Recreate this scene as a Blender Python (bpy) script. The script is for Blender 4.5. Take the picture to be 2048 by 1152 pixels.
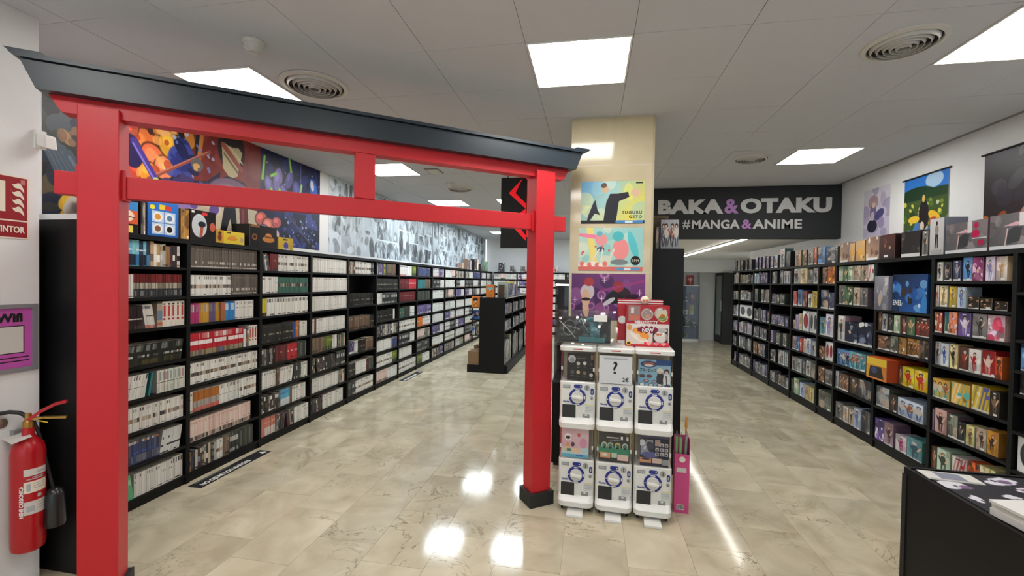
import bpy, bmesh, math, random
import numpy as np
from mathutils import Vector, Matrix

for o in list(bpy.data.objects):
    bpy.data.objects.remove(o, do_unlink=True)
SC = bpy.context.scene
COL = SC.collection
RNG = random.Random(7)

# ------------------------------------------------------------------ camera
FPX, YAW, PITCH, ROLL, CAMH = 871.1, math.radians(10.312), math.radians(0.904), math.radians(0.928), 1.72
def _axes():
    cy, sy = math.cos(YAW), math.sin(YAW)
    f = Vector((-sy, cy, 0)); r = Vector((cy, sy, 0)); u = Vector((0, 0, 1))
    f2 = f * math.cos(PITCH) - u * math.sin(PITCH); u2 = u * math.cos(PITCH) + f * math.sin(PITCH)
    return r * math.cos(ROLL) + u2 * math.sin(ROLL), u2 * math.cos(ROLL) - r * math.sin(ROLL), f2
_r, _u, _f = _axes()
cam = bpy.data.objects.new('camera', bpy.data.cameras.new('camera'))
cam.data.sensor_fit = 'HORIZONTAL'; cam.data.sensor_width = 36.0
cam.data.lens = FPX * 36.0 / 2048.0
cam.data.clip_start = 0.05; cam.data.clip_end = 100
cam.matrix_world = Matrix(((_r.x, _u.x, -_f.x, 0), (_r.y, _u.y, -_f.y, 0), (_r.z, _u.z, -_f.z, CAMH), (0, 0, 0, 1)))
COL.objects.link(cam); SC.camera = cam

# ------------------------------------------------------------------ world, exposure, light strengths
w = bpy.data.worlds.new('world'); SC.world = w; w.use_nodes = True
w.node_tree.nodes['Background'].inputs[0].default_value = (0.88, 0.94, 1.0, 1)
w.node_tree.nodes['Background'].inputs[1].default_value = 1.6
SC.view_settings.view_transform = 'Standard'; SC.view_settings.look = 'None'
SC.view_settings.gamma = 1.0; SC.view_settings.use_curve_mapping = False
SC.view_settings.exposure = 0.0
PANEL_WARM, PANEL_COOL, LED_STRENGTH = 21.5, 36.0, 24.0
H = 3.13                      # ceiling height

# ------------------------------------------------------------------ helpers
def lin(c):
    return tuple(((v / 255) / 12.92 if v / 255 <= 0.04045 else ((v / 255 + 0.055) / 1.055) ** 2.4) for v in c[:3])

class MB:
    """a list of faces with material slot, corner uv and colour"""
    def __init__(s): s.v = []; s.f = []; s.m = []; s.c = []; s.uv = []
    def quad(s, pts, m=0, c=(1, 1, 1), uv=None):
        n = len(s.v); s.v += [tuple(p) for p in pts]; s.f.append(tuple(range(n, n + len(pts))))
        s.m.append(m); s.c.append(c); s.uv.append(uv or [(0, 0)] * len(pts))
    def box(s, x0, x1, y0, y1, z0, z1, m=0, c=(1, 1, 1), M=None, skip=()):
        P = [Vector(p) for p in ((x0, y0, z0), (x1, y0, z0), (x1, y1, z0), (x0, y1, z0), (x0, y0, z1), (x1, y0, z1), (x1, y1, z1), (x0, y1, z1))]
        if M is not None: P = [M @ p for p in P]
        s.hexa(P, m, c, skip)
    def hexa(s, P, m=0, c=(1, 1, 1), skip=()):
        n = len(s.v); s.v += [tuple(p) for p in P]
        for k, q in (('b', (0, 3, 2, 1)), ('t', (4, 5, 6, 7)), ('f', (0, 1, 5, 4)), ('r', (1, 2, 6, 5)), ('k', (2, 3, 7, 6)), ('l', (3, 0, 4, 7))):
            if k in skip: continue
            s.f.append(tuple(n + i for i in q)); s.m.append(m); s.c.append(c); s.uv.append([(0, 0)] * 4)
    def prism(s, prof, depth, m=0, c=(1, 1, 1), M=None):
        """closed outline prof (x, z) in order seen from the front (-y), pulled back by depth along +y"""
        n = len(s.v); k = len(prof)
        P = [Vector((x, 0, z)) for x, z in prof] + [Vector((x, depth, z)) for x, z in prof]
        if M is not None: P = [M @ p for p in P]
        s.v += [tuple(p) for p in P]
        fs = [tuple(range(n, n + k)), tuple(range(n + 2 * k - 1, n + k - 1, -1))]
        fs += [(n + i, n + k + i, n + k + (i + 1) % k, n + (i + 1) % k) for i in range(k)]
        for q in fs: s.f.append(q); s.m.append(m); s.c.append(c); s.uv.append([(0, 0)] * len(q))
    def lathe(s, prof, seg=24, m=0, c=(1, 1, 1), M=None, cap=True):
        """prof: (radius, z)"""
        n = len(s.v); k = len(prof)
        for i in range(seg):
            a = 2 * math.pi * i / seg
            for r, z in prof:
                p = Vector((r * math.cos(a), r * math.sin(a), z)); s.v.append(tuple(M @ p if M is not None else p))
        for i in range(seg):
            j = (i + 1) % seg
            for q in range(k - 1):
                s.f.append((n + i * k + q, n + j * k + q, n + j * k + q + 1, n + i * k + q + 1)); s.m.append(m); s.c.append(c); s.uv.append([(0, 0)] * 4)
        if cap:
            for q, rev in ((0, True), (k - 1, False)):
                if prof[q][0] > 1e-6:
                    ids = [n + i * k + q for i in range(seg)]
                    s.f.append(tuple(ids[::-1] if rev else ids)); s.m.append(m); s.c.append(c); s.uv.append([(0, 0)] * seg)
    def tube(s, pts, r, seg=8, m=0, c=(1, 1, 1)):
        pts = [Vector(p) for p in pts]; n = len(s.v)
        for i, p in enumerate(pts):
            d = (pts[min(i + 1, len(pts) - 1)] - pts[max(i - 1, 0)]).normalized()
            a = d.cross(Vector((0, 0, 1)) if abs(d.z) < .9 else Vector((1, 0, 0))).normalized(); b = d.cross(a)
            rr = r[i] if isinstance(r, (list, tuple)) else r
            for k in range(seg):
                t = 2 * math.pi * k / seg; s.v.append(tuple(p + (a * math.cos(t) + b * math.sin(t)) * rr))
        for i in range(len(pts) - 1):
            for k in range(seg):
                q = (k + 1) % seg
                s.f.append((n + i * seg + k, n + i * seg + q, n + (i + 1) * seg + q, n + (i + 1) * seg + k)); s.m.append(m); s.c.append(c); s.uv.append([(0, 0)] * 4)
        for e, i in ((0, 0), (1, len(pts) - 1)):
            ids = [n + i * seg + k for k in range(seg)]
            s.f.append(tuple(ids if e else ids[::-1])); s.m.append(m); s.c.append(c); s.uv.append([(0, 0)] * seg)
    def mesh(s, name, mats, smooth=False, bevel=0.0, bseg=2):
        me = bpy.data.meshes.new(name)
        me.from_pydata(s.v, [], s.f)
        for mt in mats: me.materials.append(mt)
        me.polygons.foreach_set('material_index', s.m)
        ca = me.color_attributes.new('Col', 'FLOAT_COLOR', 'CORNER')
        cols = []; uvs = []
        for f, c, uv in zip(s.f, s.c, s.uv):
            for k in range(len(f)): cols += (c[0], c[1], c[2], 1.0); uvs += uv[k]
        ca.data.foreach_set('color', cols)
        ul = me.uv_layers.new(name='UVMap'); ul.data.foreach_set('uv', uvs)
        if bevel > 0:
            bm = bmesh.new(); bm.from_mesh(me)
            bmesh.ops.remove_doubles(bm, verts=bm.verts, dist=1e-5)
            bmesh.ops.bevel(bm, geom=[e for e in bm.edges if e.is_manifold and e.calc_face_angle(0) > .6], offset=bevel, segments=bseg, affect='EDGES', profile=.6)
            bm.to_mesh(me); bm.free()
        if smooth:
            me.polygons.foreach_set('use_smooth', [True] * len(me.polygons))
            me.set_sharp_from_angle(angle=math.radians(38))
        me.update()
        return me

def link(name, me, parent=None, loc=None, rot=None, M=None):
    o = bpy.data.objects.new(name, me); COL.objects.link(o)
    if M is not None: o.matrix_local = M
    if loc is not None: o.location = loc
    if rot is not None: o.rotation_euler = rot
    if parent is not None: o.parent = parent
    return o
def part(name, mb, mats, parent, smooth=False, bevel=0.0, **k):
    if not isinstance(mats, (list, tuple)): mats = [mats]
    return link(name, mb.mesh(name, mats, smooth, bevel), parent, **k)
def tag(o, label=None, cat=None, group=None, kind=None):
    if label: o['label'] = label
    if cat: o['category'] = cat
    if group: o['group'] = group
    if kind: o['kind'] = kind
    return o
def thing(name, label, cat, loc=(0, 0, 0), rz=0.0, group=None):
    o = bpy.data.objects.new(name, None); COL.objects.link(o)
    o.location = loc; o.rotation_euler = (0, 0, rz); o.empty_display_size = .05
    return tag(o, label, cat, group)
def struct(name, mb, mats, parent=None, **k):
    o = part(name, mb, mats, parent, **k)
    if parent is None: o['kind'] = 'structure'
    return o
def copy_tree(o, parent=None):
    c = o.copy(); COL.objects.link(c)
    if parent is not None: c.parent = parent; c.matrix_parent_inverse = o.matrix_parent_inverse.copy()
    for ch in list(o.children): copy_tree(ch, c)
    return c
def B(x0, x1, y0, y1, z0, z1):
    m = MB(); m.box(x0, x1, y0, y1, z0, z1); return m

ORD = ('first second third fourth fifth sixth seventh eighth ninth tenth eleventh twelfth thirteenth fourteenth fifteenth sixteenth seventeenth eighteenth nineteenth').split()
def nth(n):
    if n <= 19: return ORD[n - 1]
    tens = {2: 'twent', 3: 'thirt', 4: 'fort', 5: 'fift', 6: 'sixt', 7: 'sevent', 8: 'eight', 9: 'ninet'}[n // 10]
    return tens + ('ieth' if n % 10 == 0 else 'y-' + ORD[n % 10 - 1])

# ------------------------------------------------------------------ materials
def mat(name, rgb=(200, 200, 200), rough=.5, metal=0.0, spec=.5, emit=0.0, vcol=False, coat=0.0, noise=0.0, nscale=60.0, bump=0.0, alpha=None, trans=0.0):
    m = bpy.data.materials.new(name); m.use_nodes = True
    nt = m.node_tree; p = nt.nodes['Principled BSDF']
    c = lin(rgb)
    p.inputs['Base Color'].default_value = (*c, 1); p.inputs['Roughness'].default_value = rough
    p.inputs['Metallic'].default_value = metal; p.inputs['Specular IOR Level'].default_value = spec
    p.inputs['Coat Weight'].default_value = coat; p.inputs['Coat Roughness'].default_value = .08
    if trans: p.inputs['Transmission Weight'].default_value = trans
    if vcol:
        a = nt.nodes.new('ShaderNodeVertexColor'); a.layer_name = 'Col'; nt.links.new(a.outputs[0], p.inputs['Base Color'])
    if emit:
        p.inputs['Emission Color'].default_value = (*c, 1); p.inputs['Emission Strength'].default_value = emit
    if noise or bump:
        tc = nt.nodes.new('ShaderNodeTexCoord'); n = nt.nodes.new('ShaderNodeTexNoise')
        n.inputs['Scale'].default_value = nscale; n.inputs['Detail'].default_value = 4
        nt.links.new(tc.outputs['Object'], n.inputs['Vector'])
        if noise:
            mx = nt.nodes.new('ShaderNodeMix'); mx.data_type = 'RGBA'
            mx.inputs[6].default_value = (*[v * (1 - noise) for v in c], 1); mx.inputs[7].default_value = (*[min(1, v * (1 + noise)) for v in c], 1)
            nt.links.new(n.outputs['Fac'], mx.inputs[0]); nt.links.new(mx.outputs[2], p.inputs['Base Color'])
        if bump:
            b = nt.nodes.new('ShaderNodeBump'); b.inputs['Strength'].default_value = bump; b.inputs['Distance'].default_value = .002
            nt.links.new(n.outputs['Fac'], b.inputs['Height']); nt.links.new(b.outputs[0], p.inputs['Normal'])
    return m
M_WALL = mat('wall_paint', (226, 226, 226), .85, noise=.03, nscale=14)
M_WHITE = mat('white_plastic', (226, 225, 220), .32)
M_OFFWHITE = mat('offwhite', (205, 202, 196), .5)
M_BLACK = mat('black_melamine', (12, 12, 13), .5, spec=.28, noise=.15, nscale=30)
M_BLACKWALL = mat('sign_wall_black', (36, 39, 41), .7)
M_DARKGREY = mat('dark_grey', (52, 53, 56), .5)
M_GREY = mat('grey', (140, 140, 140), .4)
M_SILVER = mat('silver', (170, 170, 172), .3, metal=.9)
M_CHROME = mat('chrome', (200, 200, 200), .15, metal=1)
M_RED = mat('torii_red', (194, 22, 34), .42, noise=.04, nscale=25)
M_TORIIBLACK = mat('torii_black', (33, 43, 51), .36, noise=.06, nscale=20)
M_PLINTH = mat('plinth_black', (30, 31, 30), .6)
M_VC = mat('printed_card', vcol=True, rough=.42)
M_BOOK = mat('book_cover', vcol=True, rough=.38)
M_EXTRED = mat('extinguisher_red', (176, 20, 30), .28)
M_BRASS = mat('brass', (176, 138, 70), .3, metal=.8)
M_RUBBER = mat('black_rubber', (22, 22, 23), .5)
M_BLUE = mat('dial_blue', (22, 38, 128), .35)
M_SMOKE = mat('smoked_plastic', (34, 35, 37), .25)
M_LETTER = mat('letter_white', (204, 204, 202), .5)
M_LETTER_LILAC = mat('letter_lilac', (176, 122, 190), .5)
M_LOGORED = mat('logo_red', (255, 16, 34), .4, emit=.35)
M_INK = mat('ink_black', (18, 18, 20), .6)
M_INKRED = mat('ink_red', (200, 30, 45), .6)
M_INKWHITE = mat('ink_white', (232, 232, 228), .6)
M_CARTON = mat('brown_carton', (136, 108, 78), .8, noise=.1)
M_WOOD = mat('brown_wood', (92, 74, 52), .55, noise=.25, nscale=9)
M_PINKCARD = mat('pink_card', (206, 74, 132), .5, noise=.06, nscale=40)
M_PURPLECARD = mat('purple_card', (186, 84, 168), .5)
M_FIRE = mat('fire_sign_red', (146, 22, 34), .5)
M_CREAM = mat('sign_cream', (228, 220, 200), .5)
M_GREENROLL = mat('green_wrap', (132, 176, 118), .3, noise=.2, nscale=20)
M_GREYROLL = mat('grey_green_wrap', (150, 160, 150), .3, noise=.25, nscale=20)
M_LEDSTRIP = mat('led_strip', (255, 250, 240), .5, emit=LED_STRENGTH)
M_VITLIGHT = mat('vitrine_light', (255, 250, 240), .5, emit=5.0)

def emis(name, rgb, s):
    m = bpy.data.materials.new(name); m.use_nodes = True; nt = m.node_tree; nt.nodes.clear()
    e = nt.nodes.new('ShaderNodeEmission'); e.inputs[0].default_value = (*rgb, 1); e.inputs[1].default_value = s
    o = nt.nodes.new('ShaderNodeOutputMaterial'); nt.links.new(e.outputs[0], o.inputs[0]); return m
M_PANEL = emis('panel_diffuser', (1.0, .975, .94), PANEL_WARM)
M_PANELC = emis('panel_diffuser_cool', (.86, .95, 1.0), PANEL_COOL)

def clear(name, tint=(1, 1, 1), gloss=.1, rough=.05, haze=0.0, amount=1.0):
    m = bpy.data.materials.new(name); m.use_nodes = True; nt = m.node_tree; nt.nodes.clear()
    t = nt.nodes.new('ShaderNodeBsdfTransparent'); t.inputs[0].default_value = (*tint, 1)
    g = nt.nodes.new('ShaderNodeBsdfGlossy'); g.inputs['Roughness'].default_value = rough
    fr = nt.nodes.new('ShaderNodeFresnel'); fr.inputs[0].default_value = 1.45
    mx = nt.nodes.new('ShaderNodeMixShader'); o = nt.nodes.new('ShaderNodeOutputMaterial')
    ad = nt.nodes.new('ShaderNodeMath'); ad.operation = 'MULTIPLY_ADD'; ad.inputs[1].default_value = amount; ad.inputs[2].default_value = gloss; ad.use_clamp = True
    nt.links.new(fr.outputs[0], ad.inputs[0]); nt.links.new(ad.outputs[0], mx.inputs[0])
    if haze:
        d = nt.nodes.new('ShaderNodeBsdfDiffuse'); d.inputs[0].default_value = (.75, .73, .7, 1); m2 = nt.nodes.new('ShaderNodeMixShader'); m2.inputs[0].default_value = haze
        nt.links.new(t.outputs[0], m2.inputs[1]); nt.links.new(d.outputs[0], m2.inputs[2]); nt.links.new(m2.outputs[0], mx.inputs[1])
    else: nt.links.new(t.outputs[0], mx.inputs[1])
    nt.links.new(g.outputs[0], mx.inputs[2]); nt.links.new(mx.outputs[0], o.inputs[0]); return m
M_CLEAR = clear('clear_plastic', (.95, .94, .92), .0, .06, .015, .55)
M_GLASS = clear('glass', (.9, .94, .95), .0, .05, 0, .8)
M_WRAP = clear('plastic_wrap', (.92, .95, .95), .03, .12, .03, .9)

def marble(name, c1, c2, vein, rough, vstr=.6, scale=1.0):
    """stone: position mapped, shifted per object so that each slab has its own veins"""
    m = bpy.data.materials.new(name); m.use_nodes = True; nt = m.node_tree; p = nt.nodes['Principled BSDF']
    N = nt.nodes.new; L = nt.links.new
    g = N('ShaderNodeNewGeometry'); oi = N('ShaderNodeObjectInfo')
    cb = N('ShaderNodeCombineXYZ'); mul = N('ShaderNodeMath'); mul.operation = 'MULTIPLY'; mul.inputs[1].default_value = 37.0
    L(oi.outputs['Random'], mul.inputs[0]); L(mul.outputs[0], cb.inputs[2])
    add = N('ShaderNodeVectorMath'); add.operation = 'ADD'; L(g.outputs['Position'], add.inputs[0]); L(cb.outputs[0], add.inputs[1])
    n1 = N('ShaderNodeTexNoise'); n1.inputs['Scale'].default_value = 3.2 * scale; n1.inputs['Detail'].default_value = 6; n1.inputs['Distortion'].default_value = .8
    L(add.outputs[0], n1.inputs['Vector'])
    r1 = N('ShaderNodeValToRGB'); r1.color_ramp.elements[0].position = .32; r1.color_ramp.elements[1].position = .7
    r1.color_ramp.elements[0].color = (*lin(c1), 1); r1.color_ramp.elements[1].color = (*lin(c2), 1); L(n1.outputs['Fac'], r1.inputs[0])
    n2 = N('ShaderNodeTexNoise'); n2.inputs['Scale'].default_value = 2.1 * scale; n2.inputs['Detail'].default_value = 7; n2.inputs['Distortion'].default_value = 1.6; n2.inputs['Roughness'].default_value = .62
    L(add.outputs[0], n2.inputs['Vector'])
    sb = N('ShaderNodeMath'); sb.operation = 'SUBTRACT'; sb.inputs[1].default_value = .5; ab = N('ShaderNodeMath'); ab.operation = 'ABSOLUTE'
    L(n2.outputs['Fac'], sb.inputs[0]); L(sb.outputs[0], ab.inputs[0])
    r2 = N('ShaderNodeValToRGB'); r2.color_ramp.elements[0].position = .0; r2.color_ramp.elements[0].color = (1, 1, 1, 1); r2.color_ramp.elements[1].position = .012; r2.color_ramp.elements[1].color = (0, 0, 0, 1)
    L(ab.outputs[0], r2.inputs[0])
    n3 = N('ShaderNodeTexNoise'); n3.inputs['Scale'].default_value = 1.3 * scale; L(add.outputs[0], n3.inputs['Vector'])
    r3 = N('ShaderNodeValToRGB'); r3.color_ramp.elements[0].position = .5; r3.color_ramp.elements[1].position = .66; L(n3.outputs['Fac'], r3.inputs[0])
    mm = N('ShaderNodeMath'); mm.operation = 'MULTIPLY'; L(r2.outputs[0], mm.inputs[0]); L(r3.outputs[0], mm.inputs[1])
    m3 = N('ShaderNodeMath'); m3.operation = 'MULTIPLY'; m3.inputs[1].default_value = vstr; L(mm.outputs[0], m3.inputs[0])
    mx = N('ShaderNodeMix'); mx.data_type = 'RGBA'; mx.inputs[7].default_value = (*lin(vein), 1); L(m3.outputs[0], mx.inputs[0]); L(r1.outputs[0], mx.inputs[6])
    br = N('ShaderNodeMapRange'); br.inputs[3].default_value = .86; br.inputs[4].default_value = 1.06; L(oi.outputs['Random'], br.inputs[0])
    hs = N('ShaderNodeHueSaturation'); L(br.outputs[0], hs.inputs['Value']); L(mx.outputs[2], hs.inputs['Color']); L(hs.outputs[0], p.inputs['Base Color'])
    p.inputs['Roughness'].default_value = rough
    return m
M_FLOOR = marble('floor_marble', (184, 172, 146), (214, 204, 178), (98, 84, 62), .10, .85)
M_COLUMN = marble('column_marble', (186, 172, 140), (206, 194, 164), (150, 132, 100), .10, .25, .7)
M_GROUT = mat('grout', (140, 128, 104), .7)
M_CEIL = mat('ceiling_tile', (200, 202, 208), .9, noise=.025, nscale=90, bump=.15)
M_CEILGAP = mat('ceiling_gap', (150, 148, 146), .9)

# ------------------------------------------------------------------ printed pictures, painted here in memory
class Pic:
    def __init__(s, w, h, bg, sc=1):
        s.w, s.h = w, h; s.a = np.empty((h, w, 3), np.float32); s.a[:] = np.array(bg, np.float32) / 255
        s.X, s.Y = np.meshgrid((np.arange(w) + .5) / w, 1 - (np.arange(h) + .5) / h); s.asp = w / h
    def mix(s, al, col):
        s.a += (np.array(col, np.float32) / 255 - s.a) * np.clip(al, 0, 1)[..., None]
    def ell(s, cx, cy, rx, ry, col, rot=0, op=1.0, soft=14):
        c, n = math.cos(rot), math.sin(rot); dx = (s.X - cx) * s.asp; dy = s.Y - cy
        u = (dx * c + dy * n) / (rx * s.asp); v = (-dx * n + dy * c) / ry
        s.mix((1 - np.sqrt(u * u + v * v)) * soft * op if op < 1 else (1 - np.sqrt(u * u + v * v)) * soft, col) if op == 1 else s.mix(np.clip((1 - np.sqrt(u * u + v * v)) * soft, 0, 1) * op, col)
    def rect(s, x0, x1, y0, y1, col, op=1.0):
        s.mix(((s.X >= x0) & (s.X < x1) & (s.Y >= y0) & (s.Y < y1)) * op, col)
    def line(s, x0, y0, x1, y1, wd, col, op=1.0):
        ax, ay = (s.X - x0) * s.asp, s.Y - y0; bx, by = (x1 - x0) * s.asp, y1 - y0
        t = np.clip((ax * bx + ay * by) / (bx * bx + by * by + 1e-9), 0, 1)
        d = np.hypot(ax - t * bx, ay - t * by); s.mix(np.clip((wd / 2 - d) * s.h * .8 + .5, 0, 1) * op, col)
    def poly(s, pts, col, op=1.0):
        ins = np.zeros(s.X.shape, bool); n = len(pts)
        for i in range(n):
            x0, y0 = pts[i]; x1, y1 = pts[(i + 1) % n]
            if y0 == y1: continue
            ins ^= ((y0 > s.Y) != (y1 > s.Y)) & (s.X < (x1 - x0) * (s.Y - y0) / (y1 - y0) + x0)
        s.mix(ins * op, col)
    def grad(s, c0, c1, ang=0):
        t = np.clip((s.X - .5) * math.cos(ang) + (s.Y - .5) * math.sin(ang) + .5, 0, 1)[..., None]
        s.a[:] = (np.array(c0, np.float32) * (1 - t) + np.array(c1, np.float32) * t) / 255
    def speck(s, k, rng):
        g = np.random.RandomState(rng.randrange(10 ** 6)); s.a += (g.rand(s.h, s.w, 1).astype(np.float32) - .5) * k
    def blobs(s, n, cols, rng, r=(.05, .2), box=(0, 1, 0, 1), op=1.0):
        for _ in range(n):
            a = rng.uniform(*r); s.ell(rng.uniform(box[0], box[1]), rng.uniform(box[2], box[3]), a * rng.uniform(.5, 1.3) / max(s.asp, .6), a, rng.choice(cols), rng.uniform(0, 3.1), op)
    def image(s, name):
        im = bpy.data.images.new(name, s.w, s.h, alpha=False)
        px = np.ones((s.h, s.w, 4), np.float32); px[..., :3] = np.clip(s.a[::-1], 0, 1)
        im.pixels.foreach_set(px.ravel()); im.update(); im.pack(); return im
def picmat(name, im, rough=.35):
    m = bpy.data.materials.new(name); m.use_nodes = True; nt = m.node_tree; p = nt.nodes['Principled BSDF']
    t = nt.nodes.new('ShaderNodeTexImage'); t.image = im; t.interpolation = 'Linear'
    u = nt.nodes.new('ShaderNodeUVMap'); u.uv_map = 'UVMap'; nt.links.new(u.outputs[0], t.inputs[0])
    nt.links.new(t.outputs[0], p.inputs['Base Color']); p.inputs['Roughness'].default_value = rough; p.inputs['Specular IOR Level'].default_value = .3; return m
UV4 = [(0, 0), (1, 0), (1, 1), (0, 1)]
def sheet(mb, p0, ux, uz, wd, ht, th, m=0, uv=UV4, c=(.8, .8, .8), side=1):
    """thin panel: lower-left corner p0, directions ux (to the viewer's right) and uz; the front carries the print, the slab goes back by th"""
    p0, ux, uz = Vector(p0), Vector(ux), Vector(uz); nrm = ux.cross(uz)
    a = [p0, p0 + ux * wd, p0 + ux * wd + uz * ht, p0 + uz * ht]; b = [p - nrm * th for p in a]
    mb.quad(a, m, c, list(uv)); mb.quad(b[::-1], side, c)
    for i in range(4): mb.quad([a[(i + 1) % 4], a[i], b[i], b[(i + 1) % 4]], side, c)

def text(name, body, size, material, parent, origin, ux, uz, bold=0.0, extrude=.0015, align='LEFT', sx=1.0, lift=.0008, space=1.0):
    cu = bpy.data.curves.new(name, 'FONT'); cu.body = body; cu.size = size; cu.offset = bold; cu.extrude = extrude; cu.align_x = align; cu.space_character = space
    cu.resolution_u = 3
    t = bpy.data.objects.new(name, cu); me = bpy.data.meshes.new_from_object(t); bpy.data.objects.remove(t)
    me.name = name; me.materials.clear(); me.materials.append(material)
    ux, uz = Vector(ux), Vector(uz); n = ux.cross(uz); o = Vector(origin) + n * (extrude + lift)
    M = Matrix(((ux.x, uz.x, n.x, o.x), (ux.y, uz.y, n.y, o.y), (ux.z, uz.z, n.z, o.z), (0, 0, 0, 1))) @ Matrix.Diagonal((sx, 1, 1, 1))
    me.transform(M); return link(name, me, parent)

# ------------------------------------------------------------------ structure
XL, XR, YB, YF = -3.55, 3.39, -3.0, 14.4
floor = struct('floor', B(XL - .1, 4.4, YB, YF + .2, -.12, -.0035), M_GROUT)
tile_me = B(-.1992, .1992, -.2992, .2992, -.02, 0).mesh('tile', [M_FLOOR])
def in_frame(x, y, z, pad=.12):
    d = Vector((x, y, z - CAMH)); zz = d.dot(_f)
    if zz < .2: return False
    return abs(d.dot(_r) / zz) * FPX < 1024 * (1 + pad) and abs(d.dot(_u) / zz) * FPX < 576 * (1 + pad)
cells = []
for i in range(20):
    x = -3.75 + .4 * i + .2
    off = [.01, .21, .04, .38, .2, .5, .33, .1, .45, .25, .0, .3][i % 12]
    for j in range(-5, 25):
        y = .6 * j + off
        if XL - .1 < x < 4.4 and YB < y < YF: cells.append((x, y))
cells.sort(key=lambda c: (not in_frame(c[0], c[1], 0), c[0] ** 2 + c[1] ** 2))
rest = MB()
for k, (x, y) in enumerate(cells):
    if k < 300:
        t = link('tile', tile_me, floor, loc=(x, y, 0), rot=(RNG.gauss(0, .0009), RNG.gauss(0, .0009), 0))
    else: rest.box(x - .1992, x + .1992, y - .2992, y + .2992, -.02, 0)
o = part('distant_tiles', rest, M_FLOOR, floor); o['kind'] = 'stuff'

ceiling = struct('ceiling', B(XL - .1, 4.4, YB, YF + .2, H + .012, H + .1), M_CEILGAP)
LIGHTS = [(-2.59, 2.87, 0), (-2.59, 5.27, 0), (-2.59, 7.67, 1), (-2.59, 10.07, 1), (-2.59, 12.47, 1), (-1.345, 7.67, 1), (-1.345, 10.07, 1), (-.1, 12.47, 1),
          (-.1, 2.87, 0), (2.39, 2.90, 0), (2.39, 5.27, 0), (-.1, .47, 0), (2.39, .47, 0), (-1.9675, .47, 0), (-.1, -1.93, 0)]
ct_me = B(-.3097, .3097, -.2985, .2985, 0, .012).mesh('ceiling_tile', [M_CEIL])
rest = MB(); nt_ = 0
cc = [(-3.2125 + .6225 * (i - 1), 2.87 - .6 * 10 + .6 * j) for i in range(12) for j in range(30)]
for x, y in sorted(cc, key=lambda c: (not in_frame(c[0], c[1], H), c[0] ** 2 + c[1] ** 2)):
    if y > YF or (x > .9 and y > 6.8): continue
    if any(abs(x - a) < .45 and abs(y - b) < .45 and math.hypot(x - a, y - b) < .3 for a, b, _ in LIGHTS): continue
    if nt_ < 300: link('tile', ct_me, ceiling, loc=(x, y, H + RNG.uniform(0, .0025)), rot=(RNG.gauss(0, .0012), RNG.gauss(0, .0012), 0)); nt_ += 1
    else: rest.box(x - .3097, x + .3097, y - .2985, y + .2985, H + .001, H + .012)
o = part('unseen_tiles', rest, M_CEIL, ceiling); o['kind'] = 'stuff'

struct('wall_left', B(XL - .1, XL, YB, YF, 0, H + .01), M_WALL)
struct('wall_near_left', B(XL + .002, -3.05, YB, 1.93, 0, H), M_WALL)
struct('wall_right', B(XR, XR + .2, YB, 10.25, 0, H + .01), M_WALL)
struct('wall_far_right', B(4.3, 4.4, 10.25, YF, 0, H), M_WALL)
struct('wall_back', B(XL, 4.4, YF + .1, YF + .2, 0, H), M_WALL)
wf_ = MB()
for a in ((XL, -2.9, 0, H), (2.9, 4.4, 0, H), (-2.9, 2.9, 2.7, H), (-2.9, 2.9, 0, .12)): wf_.box(a[0], a[1], YB - .1, YB, a[2], a[3])
struct('wall_front', wf_, M_WALL)
wn = MB()
for x in (-2.9, -1.47, -.03, 1.41, 2.84): wn.box(x, x + .06, YB - .07, YB - .02, .12, 2.7)
for z in (.12, 2.64): wn.box(-2.84, 2.84, YB - .07, YB - .02, z, z + .06)
wd_ = struct('window_1', wn, M_DARKGREY); part('glass_pane', B(-2.84, 2.84, YB - .05, YB - .044, .18, 2.64), M_GLASS, wd_)
column = struct('column', B(-.19, .50, 3.82, 4.03, 0, H), M_COLUMN)
for z in (2.72, 1.81, .9):            # joints of the stone cladding
    part('cladding_joint', B(-.19, .50, 3.8188, 3.82, z, z + .004), M_OFFWHITE, column)
part('corner_trim', B(.487, .502, 3.814, 3.82, 0, H), M_COLUMN, column)
# lowered ceiling beyond the sign, its bulkhead, and the far end of the room
lintel = struct('wall_sign_bulkhead', B(.45, XR - .001, 6.76, 6.88, 2.385, H), M_BLACKWALL)
struct('ceiling_low', B(.45, 4.3, 6.88, YF + .1, 2.44, 2.52), M_WALL)
struct('trim_bulkhead', B(.45, 4.3, 13.55, 13.7, 2.07, 2.44), M_WALL)
struct('wall_pier_far', B(3.29, 3.72, 14.25, 14.5, 0, 2.44), M_WALL)

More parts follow.
